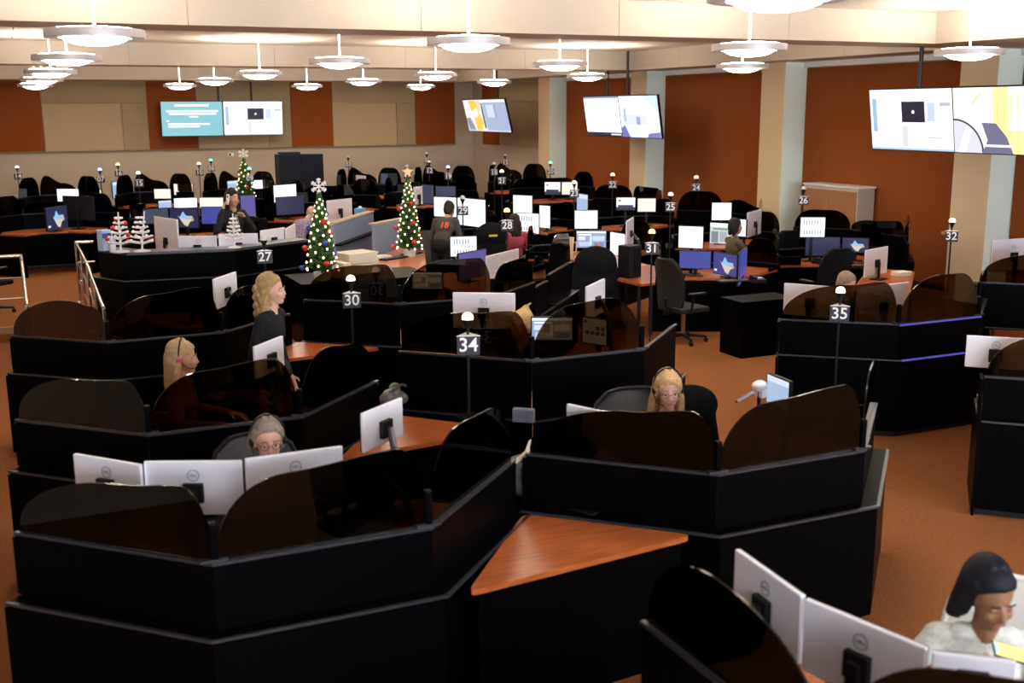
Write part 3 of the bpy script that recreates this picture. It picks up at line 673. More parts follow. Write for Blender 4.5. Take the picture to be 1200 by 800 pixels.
# ================================================================== NUMBERED SIGNAL POLES
SIGN = mat('sign_black', (.018, .014, .026), .45); DIG = mat('sign_white', (.85, .85, .85), .5); SIGNTOP = mat('sign_top', (.75, .72, .68), .5)
DOME = {'warm': emit((1.0, .78, .48), 4.0), 'white': emit((1.0, .92, .75), 3.0), 'blue': emit((.35, .45, 1.0), 4.0), 'green': emit((.15, 1.0, .55), 2.6), 'off': mat('dome_off', (.5, .5, .48), .4), 'amber': emit((1.0, .50, .16), 4.0)}
def pole(num, x, y, zb, state, label, z0=0.0, big=1.0, foot=None):
    """x, y: the lamp in the photograph; zb: its height; foot: height the pole stands on"""
    p = at(x, y, zb); f = z0 if foot is None else foot
    t = thing('signal_pole', label, 'sign pole', (p.x, p.y, f), 0, 'numbered signal poles')
    h = zb-f; s = .17*big
    MB().lathe([(0, 0), (.09, 0), (.09, .012), (.02, .02), (0, .02)], BLACK2, 20).build('base_plate', t)
    MB().seg((0, 0, .015), (0, 0, h-.06), .011, BRACKET, n=10).build('pole', t)
    ang = math.atan2(p.y, p.x)-PI/2
    sg = link('sign', None, t, (0, 0, h-.20*big)); sg.rotation_euler = (0, 0, ang+.06)
    r = s/math.sqrt(3)
    tri = [(r*math.cos(-PI/2+PI/3+k*2*PI/3), r*math.sin(-PI/2+PI/3+k*2*PI/3)) for k in range(3)]
    MB().prism(tri, -s*.42, s*.40, SIGN).build('sign_body', sg)
    MB().prism([(q[0]*1.03, q[1]*1.03) for q in tri], s*.40, s*.43, SIGNTOP).build('sign_cap', sg)
    for k in range(3):
        a = k*2*PI/3; q = r*math.cos(PI/3)+.001
        link('digits', text_mesh(num, s*.86, DIG), sg, (math.sin(a)*q, -math.cos(a)*q, 0), (PI/2, 0, a))
    MB().lathe([(0, -.09), (.016, -.09), (.022, -.06), (.038, -.03), (.042, -.012), (0, -.012)], BLACK2, 16, (0, 0, h)).build('lamp_base', t, smooth=True)
    MB().lathe([(.042, -.012), (.043, .0), (.037, .022), (.022, .036), (0, .042)], DOME[state], 20, (0, 0, h)).build('lamp_dome', t, smooth=True)
    return t
pole('34', 548, 372, 1.50, 'warm', 'signal pole with sign thirty-four and lit dome', foot=.742)
pole('35', 985, 341, 1.38, 'warm', 'signal pole with sign thirty-five and lit dome')
pole('30', 411, 327, 1.42, 'warm', 'signal pole with sign thirty and lit dome')
pole('31', 764, 272, 1.50, 'amber', 'signal pole with sign thirty-one and amber dome')
pole('27', 309, 280, 1.58, 'off', 'signal pole with sign twenty-seven, dome unlit')
pole('28', 594, 247, 1.62, 'amber', 'signal pole with sign twenty-eight and amber dome')
pole('29', 542, 232, 1.62, 'off', 'signal pole with sign twenty-nine, dome unlit')
pole('32', 1116, 259, 1.50, 'warm', 'signal pole with sign thirty-two against the tan pillar')
pole('26', 942, 221, 1.66, 'off', 'signal pole with sign twenty-six, dome unlit')
pole('25', 786, 228, 1.64, 'white', 'signal pole with sign twenty-five in front of the rust wall')
pole('24', 816, 208, 1.66, 'warm', 'signal pole with sign twenty-four against the rust wall')
pole('23', 673, 214, 1.66, 'warm', 'signal pole with sign twenty-three in front of a white monitor')
pole('22', 718, 205, 1.68, 'warm', 'signal pole with sign twenty-two against the rust wall')
pole('21', 588, 201, 1.70, 'warm', 'signal pole with sign twenty-one and lit dome')
for num, x, y, st, lb in (('20', 645, 191, 'green', 'sign twenty and green dome by the mint pillar'), ('18', 579, 192, 'off', 'sign eighteen, dome unlit'), ('19', 525, 196, 'blue', 'sign nineteen and blue dome'), ('17', 477, 195, 'off', 'sign seventeen beside the star-topped tree'),
                         ('14', 20, 196, 'blue', 'sign fourteen and blue dome, leftmost of all'), ('07', 117, 199, 'blue', 'sign seven and blue dome'), ('16', 138, 193, 'warm', 'sign sixteen and lit dome, between signs seven and fifteen'), ('15', 162, 203, 'warm', 'sign fifteen and lit dome'),
                         ('10', 233, 192, 'warm', 'sign ten and lit dome'), ('08', 247, 188, 'green', 'sign eight and green dome'), ('09', 292, 198, 'green', 'sign nine and green dome behind the snowflake tree'), ('11', 341, 187, 'green', 'sign eleven and green dome in front of the tall cabinet'),
                         ('03', 408, 184, 'off', 'sign three, dome unlit'), ('06', 500, 180, 'off', 'sign six, dome unlit'), ('12', 503, 190, 'off', 'sign twelve, small, just below sign six'), ('13', 592, 182, 'off', 'sign thirteen in the far corner')):
    pole(num, x, y, 1.78 if num not in ('20', '18', '19', '17', '21') else 1.75, st, 'signal pole with '+lb, z0=PH)

# ================================================================== OFFICE CHAIRS
def office_chair(label, loc, rz, m=FABRIC, frame=BLACK2, mesh_back=True, h=1.05, wide=.5, group='office chairs'):
    t = thing('office_chair', label, 'chair', loc, rz, group)
    for k in range(5):
        a = 2*PI*k/5+.3
        MB().seg((0, 0, .10), (.30*math.cos(a), .30*math.sin(a), .075), .024, frame, .016).build('base_leg', t)
        MB().seg((.30*math.cos(a)-.02*math.sin(a), .30*math.sin(a)+.02*math.cos(a), .03), (.30*math.cos(a)+.02*math.sin(a), .30*math.sin(a)-.02*math.cos(a), .03), .03, frame, n=12).seg((.30*math.cos(a), .30*math.sin(a), .03), (.30*math.cos(a), .30*math.sin(a), .085), .01, frame).build('caster', t)
    MB().seg((0, 0, .08), (0, 0, .40), .028, STEEL).box((0, 0, .405), (.22, .2, .03), frame).build('column', t)
    MB().box((0, 0, .45), (wide, .48, .07), m, bev=.03).build('seat', t, smooth=True)
    n, k = 9, 9; mb = MB(); g = []
    for i in range(n+1):
        row = []
        for j in range(k+1):
            u, v = i/n*2-1, j/k
            wv = wide*.5*(.86+.20*math.sin(PI*(v*.85+.1)))*(1 if v < .8 else math.sqrt(max(.05, 1-((v-.8)/.23)**2))*.75+.25)
            row.append((u*wv, .22+.10*v-.05*math.sin(v*PI)-.055*(1-u*u)*-1+.0, .50+v*(h-.5)))
        g.append(row)
    ins = [[mb.bm.verts.new(p) for p in r] for r in g]
    out = [[mb.bm.verts.new((p[0]*1.0, p[1]+.03, p[2])) for p in r] for r in g]
    for i in range(n):
        for j in range(k):
            mb.bm.faces.new((ins[i][j], ins[i+1][j], ins[i+1][j+1], ins[i][j+1])); mb.bm.faces.new((out[i][j], out[i][j+1], out[i+1][j+1], out[i+1][j]))
    for i in range(n):
        mb.bm.faces.new((ins[i][0], out[i][0], out[i+1][0], ins[i+1][0])); mb.bm.faces.new((ins[i][k], ins[i+1][k], out[i+1][k], out[i][k]))
    for j in range(k):
        mb.bm.faces.new((ins[0][j], ins[0][j+1], out[0][j+1], out[0][j])); mb.bm.faces.new((ins[n][j], out[n][j], out[n][j+1], ins[n][j+1]))
    mb._fin([v for r in ins+out for v in r], m, None)
    mb.build('backrest', t, smooth=True)
    MB().path([g[0][j] for j in range(k+1)]+[g[i][k] for i in range(1, n+1)]+[g[n][j] for j in range(k-1, -1, -1)], .014, frame).build('back_frame', t)
    MB().box((0, .26, .42), (.08, .10, .06), frame).seg((0, .27, .42), (0, .30, .60), .025, frame).build('back_support', t)
    for s in (-1, 1):
        MB().seg((s*wide*.5, .08, .43), (s*(wide*.5+.04), .08, .66), .016, frame).box((s*(wide*.5+.04), .02, .675), (.07, .26, .03), frame, bev=.012).build('armrest', t)
    return t
p = at(800, 400, 0)
office_chair('black mesh office chair on the brown floor, back towards us, below sign thirty-one', (p.x, p.y, 0), PI/2+.12, mat('mesh_dark', (.007, .0065, .006), .7), h=1.12)
office_chair('chair behind the person with glasses and headset in the front left console', (1.18, 6.10, 0), 0, GREYF, h=1.10)
office_chair('chair of the person in the black-grey top, draped with her dark jacket', (3.80, 6.15, 0), 0, mat('grey_mesh', (.05, .05, .055), .8), h=1.08, wide=.6)
office_chair('pale chair of the person in the pale cardigan', (3.42, 2.95, 0), -PI/2+.25, mat('white_fabric', (.72, .68, .62), .8), mat('white_fabric', (.72, .68, .62), .8), h=1.04, wide=.60)
office_chair('chair of the person with pink headset', (.95, 8.45, 0), PI/2-.2, FABRIC, h=.96)
p = at(966, 300, 1.0); office_chair('solid black high-backed chair in front of the navy monitors', (p.x, p.y, 0), PI, FABRIC, h=1.14)
office_chair('dark office chair beyond the left handrail', (-.42, 17.1, PH), 2.2, FABRIC)
p = at(690, 300, 1.0); office_chair('black chair hung with a black coat at the many-screen desk', (p.x, p.y, 0), PI-.3, FABRIC, h=1.0, wide=.5)
p = at(506, 268, 1.05); office_chair('dark mesh chair behind the person in the hoodie', (p.x, p.y, 0), 2.3, GREYF, h=1.05)
p = at(564, 252, 1.34); office_chair('black chair draped with a black jacket right of sign twenty-nine', (p.x, p.y, 0), PI, FABRIC, h=1.0)
p = at(770, 775, .95); office_chair('blue chair top at the bottom edge of the picture', (p.x-.2, p.y-.25, 0), PI-.3, mat('blue_fabric', (.03, .09, .17), .8), h=.98)
p = at(995, 345, .9); office_chair('chair hidden inside the sign thirty-five console', (7.75, 9.05, 0), 0, FABRIC, h=.95)
office_chair('chair of the person half hidden inside the sign thirty-four console', (3.95, 8.55, 0), PI/2, FABRIC, h=.95)
p = at(918, 262, 1.1); office_chair('black chair by the arc of dark acrylic, right of the person in the olive jacket', (p.x-.6, p.y-.6, 0), PI, FABRIC, h=1.1)

import numpy as np

# ================================================================== PEOPLE
def blob(items, vox, name, mats, smooth_it=4):
    """one continuous skin over tapered limbs ('c', a, b, ra, rb, k) and ellipsoids ('e', centre, radii, M, k)"""
    mb = MB(); dm = BLACK
    for it in items:
        if it[0] == 'c':
            _, a, b, ra, rb, k = it
            sm = max(ra, rb) < .0135; mb.seg(a, b, ra, dm, rb, n=7 if sm else 12); mb.ball(a, (ra,)*3, dm, 1 if sm else 2); mb.ball(b, (rb,)*3, dm, 1 if sm else 2)
        else:
            _, c, r, M, k = it
            mb.ball(c, r, dm, 3 if max(r) > .06 else 2, M)
    me0 = mb.mesh('tmp'); o = bpy.data.objects.new('tmp', me0); C.objects.link(o)
    md = o.modifiers.new('r', 'REMESH'); md.mode = 'VOXEL'; md.voxel_size = vox
    ms = o.modifiers.new('s', 'SMOOTH'); ms.factor = .5; ms.iterations = smooth_it
    me = bpy.data.meshes.new_from_object(o.evaluated_get(bpy.context.evaluated_depsgraph_get()))
    bpy.data.objects.remove(o); bpy.data.meshes.remove(me0)
    me.name = name
    me.materials.clear()
    for m in mats: me.materials.append(m)
    me.polygons.foreach_set('use_smooth', [True]*len(me.polygons))
    if len(mats) > 1:
        n = len(me.polygons); cs = np.empty(n*3, np.float32); me.polygons.foreach_get('center', cs); cs = cs.reshape(n, 3)
        best = np.full(n, 9.0, np.float32); kk = np.zeros(n, np.int32)
        for it in items:
            if it[0] == 'c':
                a_ = np.array(it[1]); d_ = np.array(it[2])-a_; L2 = max(1e-9, float(d_ @ d_))
                q = cs-a_; tt = np.clip(q @ d_/L2, 0, 1); v = np.linalg.norm(q-tt[:, None]*d_, axis=1)-(it[3]+(it[4]-it[3])*tt); k = it[5]
            else:
                M = np.array((it[3] if it[3] is not None else Matrix.Identity(4)).inverted())
                l = (cs @ M[:3, :3].T+M[:3, 3]-np.array(it[1]))/np.array(it[2]); v = (np.linalg.norm(l, axis=1)-1)*min(it[2]); k = it[4]
            h = v < best; best[h] = v[h]; kk[h] = k
        me.polygons.foreach_set('material_index', kk)
    return me
def Mrot(c, rx=0, ry=0, rz=0):
    return Matrix.Translation(c) @ Euler((rx, ry, rz)).to_matrix().to_4x4()
SKINC = {'fair': (.62, .36, .27), 'light': (.58, .33, .23), 'tan': (.42, .23, .14), 'brown': (.22, .105, .055)}
def hand(items, w, d, n, k, curl=.5, side=1, s=1.0):
    """palm, four fingers of unequal length bent at the knuckles, and a thumb leaving the side of the palm"""
    d = d.normalized(); n = (n-d*n.dot(d)).normalized(); sd = d.cross(n)*side
    pc = w+d*.045*s
    items.append(('c', w+sd*.012, pc+d*.035*s+sd*.022, .018*s, .015*s, k)); items.append(('c', w-sd*.012, pc+d*.035*s-sd*.022, .018*s, .015*s, k)); items.append(('c', w, pc+d*.035*s, .02*s, .016*s, k))
    for j, L in enumerate((.034, .040, .037, .028)):
        b = pc+d*.045*s+sd*((j-1.5)*-.0185*s)
        d1 = (d*math.cos(curl*.6)+n*math.sin(curl*.6)); d2 = (d*math.cos(curl*1.7)+n*math.sin(curl*1.7))
        q = b+d1*L*s; items.append(('c', b-d*.02, q, .0095*s, .0088*s, k)); items.append(('c', q, q+d2*L*.9*s, .0088*s, .0075*s, k))
    tb = w+d*.02*s+sd*.026*s; tm = tb+(d*.6+sd*.7+n*.3).normalized()*.042*s
    items.append(('c', tb, tm, .012*s, .0105*s, k)); items.append(('c', tm, tm+(d*.9+sd*.1+n*.4).normalized()*.032*s, .0105*s, .0085*s, k))
def person(label, loc, rz, pose='sit', skin='fair', top=(.02, .02, .02), bottom=(.02, .02, .03), hair='long', hairc=(.3, .2, .1), lean=0.0, twist=0.0, head=(0, 0, 0), arms=None, vox=.011, glasses=False, headset=False, hsm=None, inner=None, hs=1.0, extra=None, under=None, bangs=True, gaze='open'):
    t = thing('person', label, 'person', loc, rz, None)
    zp = .52 if pose == 'sit' else .93
    U = Matrix.Translation((0, .03, zp)) @ Euler((lean, 0, twist)).to_matrix().to_4x4()
    u = lambda x, y, z: U @ Vector((x, y, z))
    SK, TP, BT, SH = 0, 1, 2, 3
    it = []
    it += [('e', (0, .03, zp), (.165, .125, .12), None, BT), ('e', (0, 0, .14), (.145, .105, .15), U, TP), ('e', (0, .01, .32), (.165, .112, .17), U, TP)]
    sh = [u(-.165, .01, .43), u(.165, .01, .43)]
    it.append(('c', sh[0], sh[1], .062, .062, TP)); it.append(('c', u(-.09, 0, .46), u(.09, 0, .46), .05, .05, TP))
    it.append(('c', u(0, 0, .44), u(0, -.012, .56), .052, .048, SK))
    hc = u(0, -.025, .66)
    Hm = Matrix.Translation(hc) @ (U.to_3x3().to_4x4() @ Euler((head[0], head[1], head[2])).to_matrix().to_4x4()) @ Matrix.Scale(hs, 4)
    if inner: it.append(('e', (0, -.035, .29), (.058, .082, .165), U, 4))
    it += [('e', (0, .012, .03), (.073, .092, .098), Hm, SK), ('e', (0, -.03, -.035), (.058, .068, .082), Hm, SK), ('e', (0, -.062, -.092), (.028, .03, .024), Hm, SK),
           ('c', Hm @ Vector((0, -.088, .012)), Hm @ Vector((0, -.104, -.026)), .009, .0135, SK), ('e', (.076, .012, -.01), (.012, .022, .034), Hm, SK), ('e', (-.076, .012, -.01), (.012, .022, .034), Hm, SK),
           ('e', (.036, -.068, -.028), (.022, .024, .02), Hm, SK), ('e', (-.036, -.068, -.028), (.022, .024, .02), Hm, SK)]
    arms = arms or [((-.27, -.02, .20), (-.18, -.30, .17)), ((.27, -.02, .20), (.18, -.30, .17))]
    for k, (e, wv) in enumerate(arms):
        e, wv = u(*e), u(*wv)
        it.append(('c', sh[k], e, .058, .046, TP)); it.append(('c', e, wv, .046, .034, TP))
        hand(it, wv+(wv-e).normalized()*.02, wv-e, Vector((0, 0, -1)) if abs((wv-e).normalized().z) < .8 else Vector((1 if k == 0 else -1, -.6, 0)), SK, .6, 1 if k == 0 else -1)
    for s in (-1, 1):
        hip = Vector((s*.085, .02, zp-.02))
        if pose == 'sit': kn, an, to = Vector((s*.12, -.40, .50)), Vector((s*.12, -.34, .09)), Vector((s*.13, -.50, .045))
        else: kn, an, to = Vector((s*.10, -.01, .50)), Vector((s*.10, .03, .09)), Vector((s*.12, -.13, .045))
        it += [('c', hip, kn, .088, .062, BT), ('c', kn, an, .06, .042, BT), ('c', an-Vector((0, -.03, .04)), to, .045, .038, SH)]
    mats = [mat('skin_'+skin, SKINC[skin], .5, spec=.35), mat('cloth_%d_%d_%d' % tuple(int(c*999) for c in top), top, .85, spec=.15, noise=.15, scale=60), mat('cloth_%d_%d_%d' % tuple(int(c*999) for c in bottom), bottom, .85, spec=.15, noise=.15, scale=60), mat('shoe', (.02, .02, .02), .5)]
    if inner: mats.append(mat('cloth_%d_%d_%d' % tuple(int(c*999) for c in inner), inner, .85, spec=.15))
    if extra: it += extra(u)
    link('body', blob(it, vox, 'body', mats), t)
    # face
    W_, IR, LIP = mat('eye_white', (.8, .78, .75), .2), mat('iris', (.05, .035, .025), .15), mat('lips_'+skin, tuple(c*f for c, f in zip(SKINC[skin], (.85, .45, .5))), .4)
    LID = mats[0]; BRW = mat('brow_%d' % int(hairc[0]*999), tuple(c*.6 for c in hairc), .8)
    for s in (-1, 1):
        e = MB()
        if gaze == 'open':
            e.ball((s*.031, -.0765, .005), (.0135, .0125, .0080), W_, 2, Hm).ball((s*.031, -.0862, .004), (.0072, .004, .0066), IR, 2, Hm).ball((s*.031, -.0755, .010), (.0150, .0135, .0072), LID, 2, Hm)
        else:
            e.ball((s*.031, -.0740, .004), (.0140, .0125, .0085), LID, 2, Hm).seg((s*.019, -.0855, -.001), (s*.043, -.0805, -.001), .0022, IR, M=Hm)
        e.build('eye', t, smooth=True)
        MB().seg((s*.016, -.0925, .030), (s*.047, -.082, .027), .0036, BRW, M=Hm).build('eyebrow', t)
    MB().ball((0, -.093, -.058), (.024, .010, .0075), LIP, 2, Hm).build('mouth', t, smooth=True)
    # hair
    h = []; V = lambda x, y, z: Hm @ Vector((x, y, z))
    if hair != 'bald':
        h.append(('e', (0, .040, .056), (.083, .098, .088), Hm, 0)); h.append(('e', (0, .06, .0), (.082, .076, .10), Hm, 0))
    if hair not in ('bald',):      # hairline over the forehead
        h += [('c', V(-.054, -.030, .066), V(0, -.054, .088), .017, .018, 0), ('c', V(.054, -.030, .066), V(0, -.054, .088), .017, .018, 0), ('c', V(-.068, .0, .03), V(-.054, -.030, .066), .016, .017, 0), ('c', V(.068, .0, .03), V(.054, -.030, .066), .016, .017, 0), ('e', (0, -.005, .075), (.070, .062, .058), Hm, 0)]
    if vox < .0105 and hair in ('long', 'bob', 'wavy', 'short', 'pony'):      # separate strands over the crown and sides
        zl = {'long': -.22, 'wavy': -.20, 'bob': -.125, 'short': -.05, 'pony': -.03}[hair]
        for q in range(34):
            f_ = math.radians(-118+236*q/33); jx = .5+.5*math.sin(q*12.9)
            a1 = V(math.sin(f_)*.02, .02+math.cos(f_)*.03, .143); a2 = V(math.sin(f_)*.086, .036+math.cos(f_)*.094, .058); a3 = V(math.sin(f_)*(.094+.012*jx), .045+math.cos(f_)*.080, zl*.5); a4 = V(math.sin(f_)*(.092+.020*jx), .050+math.cos(f_)*.070, zl*(.85+.2*jx))
            h += [('c', a1, a2, .008, .009, 0), ('c', a2, a3, .009, .0095, 0), ('c', a3, a4, .0095, .007, 0)]
    if hair in ('long', 'bob', 'pony') and bangs:
        h += [('c', V(.012, -.066, .086), V(-.056, -.050, .040), .013, .011, 0), ('c', V(.012, -.066, .086), V(.056, -.050, .046), .013, .011, 0), ('c', V(.010, -.060, .096), V(-.060, -.035, .05), .013, .012, 0), ('c', V(.010, -.060, .096), V(.060, -.035, .052), .013, .012, 0)]
    if hair in ('long', 'wavy'):
        g = .03 if hair == 'long' else .042
        for s in (-1, 1):
            h += [('c', V(s*.066, .0, .075), V(s*.088, .02, -.06), .022, .026, 0), ('c', V(s*.088, .03, -.06), V(s*.10, .04, -.20), .032, g, 0), ('c', V(s*.05, .08, -.02), V(s*.06, .09, -.23), .05, g, 0)]
        h.append(('c', V(0, .09, 0), V(0, .10, -.22), .06, g+.01, 0))
        if hair == 'wavy':
            for q in range(46):
                a = q*2.4; zz = .03-.0062*q; h.append(('e', tuple(Hm @ Vector((math.cos(a)*(.088+.0006*q), .06+math.sin(a)*.085 if math.sin(a) > -.5 else .0, zz))), (.024, .024, .030), None, 0))
    if hair == 'bob':
        for s in (-1, 1): h += [('c', V(s*.066, .0, .06), V(s*.078, .015, -.08), .024, .020, 0), ('c', V(s*.055, .06, .02), V(s*.06, .06, -.12), .045, .032, 0)]
    if hair == 'short':
        for s in (-1, 1): h += [('c', V(s*.066, .0, .06), V(s*.074, .04, -.05), .024, .026, 0)]
    if hair == 'bun': h.append(('e', (0, .10, .10), (.042, .042, .042), Hm, 0))
    if hair == 'pony': h += [('e', (0, .09, .10), (.045, .045, .045), Hm, 0), ('c', V(0, .12, .12), V(0, .17, .02), .03, .018, 0), ('c', V(0, .12, .13), V(.05, .15, .16), .018, .008, 0)]
    if h: link('hair', blob(h, .0068 if vox < .0105 else .011, 'hair', [mat('hair_%d_%d' % (int(hairc[0]*999), int(hairc[1]*999)), hairc, .6, spec=.18, noise=.45, scale=40, stretch=(6, 6, 1), bump=.4)], 2), t)
    if glasses:
        gm = mat('glasses_frame', (.02, .02, .03), .3); mb = MB()
        for s in (-1, 1):
            mb.path([V(s*.032+.022*math.cos(a*PI/8), -.102+.006*abs(math.cos(a*PI/8)), .003+.018*math.sin(a*PI/8)) for a in range(17)], .0017, gm, 5)
            mb.seg(V(s*.054, -.096, .006), V(s*.078, .01, .008), .0017, gm)
        mb.seg(V(-.010, -.106, .006), V(.010, -.106, .006), .0017, gm).build('glasses', t)
    if headset:
        mb = MB(); mb.path([V(.092*math.cos(a*PI/12), .02, .05+.10*math.sin(a*PI/12)) for a in range(13)], .006, BLACK2, 6)
        for s in (-1, 1): mb.ball(V(s*.09, .015, -.005), (.016, .03, .03), hsm or BLACK2).seg(V(s*.091, .02, .05), V(s*.09, .015, .0), .006, BLACK2)
        mb.path([V(-.095, .0, -.02), V(-.085, -.06, -.06), V(-.04, -.10, -.07)], .003, BLACK2, 6).build('headset', t)
    if under: under(t, U, Hm)
    return t
p = at(315, 516, 1.19)
person('person with glasses and headset facing us behind three silver monitors', (p.x, p.y+.02, 0), -.12, 'sit', 'fair', (.02, .02, .025), hair='short', hairc=(.24, .19, .15), glasses=True, headset=True, head=(.10, 0, .05), vox=.009, bangs=False)
p = at(783, 456, 1.19)
person('person with glasses, headset and black-grey top facing us in front of the task lamp', (p.x, p.y, 0), -.35, 'sit', 'fair', (.018, .018, .022), hair='long', hairc=(.48, .30, .14), glasses=True, headset=True, head=(.12, 0, -.02), vox=.009, inner=(.16, .17, .20))
p = at(219, 417, 1.19)
person('person with pink headset and reddish top, seated in profile at left', (p.x-.02, p.y, 0), PI/2-.35, 'sit', 'light', (.16, .05, .06), hair='long', hairc=(.45, .30, .15), headset=True, hsm=mat('pink_earcup', (.60, .08, .16), .5), head=(.10, 0, 0), vox=.009)
p = at(325, 338, 1.60)
person('person in a black top standing in profile below sign twenty-seven', (p.x-.03, p.y+.02, 0), .95, 'stand', 'fair', (.012, .012, .013), (.02, .02, .025), 'wavy', (.36, .23, .10), head=(.05, -.12, .0), vox=.009, arms=[((-.24, .06, .16), (-.22, .02, -.09)), ((.24, .05, .16), (.21, -.04, -.08))])
p = at(609, 380, 1.19)
person('person half hidden by acrylic, looking down inside the sign thirty-four console', (p.x+.05, p.y, 0), -PI/2+.5, 'sit', 'light', (.015, .013, .012), hair='pony', hairc=(.62, .42, .18), head=(.25, 0, 0), lean=.1)
def phone_in_hand(t, U, Hm): pass
p = at(1165, 694, 1.14)
W5 = (p.x-.03, p.y+.02, .0)
person('person in a pale grey cardigan looking down at a phone, bottom right', W5, -.62, 'sit', 'brown', (.55, .55, .50), (.03, .03, .05), 'bob', (.006, .006, .010), lean=.15, head=(.22, 0, .34), vox=.0075, inner=(.52, .33, .30), hs=1.04, gaze='down', bangs=False,
       arms=[((-.33, -.09, .28), (-.17, -.19, .38)), ((.25, -.08, .18), (.10, -.30, .27))])
p = at(273, 233, PH+1.58)
PHW = person('person standing in a black jacket holding a white phone to one ear', (p.x, p.y, PH), .35, 'stand', 'tan', (.012, .012, .014), (.015, .015, .02), 'long', (.012, .010, .010), vox=.010, inner=(.20, .20, .21), head=(.05, .05, .05),
             arms=[((-.29, -.06, .22), (-.175, -.035, .50)), ((.29, -.06, .20), (.06, -.20, .40))])
p = at(528, 246, 1.45)
person('person in a dark grey hoodie leaning over a desk, back turned to us', (p.x-.28, p.y-.30, 0), PI-.75, 'stand', 'tan', (.055, .050, .047), (.012, .012, .014), 'bun', (.02, .015, .012), lean=.62, head=(-.35, 0, 0), arms=[((-.25, -.15, .18), (-.15, -.36, .12)), ((.25, -.15, .18), (.15, -.36, .12))],
       under=lambda t, U, Hm: (lambda o: setattr(o, 'matrix_local', U @ Mrot((-.04, .126, .30), PI/2, 0, PI)))(link('back_number', text_mesh('18', .15, mat('orange_red_print', (.75, .10, .05), .7)), t)))
p = at(356, 250, PH+1.05)
mat('cloth_%d_%d_%d' % tuple(int(c*999) for c in (.10, .05, .16)), (.50, .42, .58), .85, spec=.15, noise=.9, scale=45, col2=(.06, .02, .11))
person('person in a purple patterned shirt bending over a desk', (p.x-.15, p.y, PH), PI-1.0, 'sit', 'fair', (.10, .05, .16), (.02, .02, .03), 'bald', (.3, .25, .2), lean=.65, head=(.2, 0, 0))
p = at(866, 263, 1.21)
person('person in an olive jacket seen in profile at a lit screen', (p.x-.05, p.y, 0), 1.45, 'sit', 'tan', (.10, .085, .05), (.02, .02, .03), 'bob', (.015, .012, .012), head=(.08, 0, .0), arms=[((-.25, -.12, .24), (-.20, -.42, .22)), ((.25, -.12, .24), (.20, -.42, .22))])
p = at(994, 334, 1.18)
person('person seated low in the sign thirty-five console, only the head showing', (p.x, p.y, 0), .1, 'sit', 'fair', (.03, .03, .04), hair='bob', hairc=(.28, .19, .12), head=(.2, 0, 0))
p = at(602, 258, 1.20)
person('person in a dark red top behind sign twenty-eight', (p.x, p.y, 0), PI, 'sit', 'tan', (.30, .05, .08), hair='long', hairc=(.02, .015, .012))

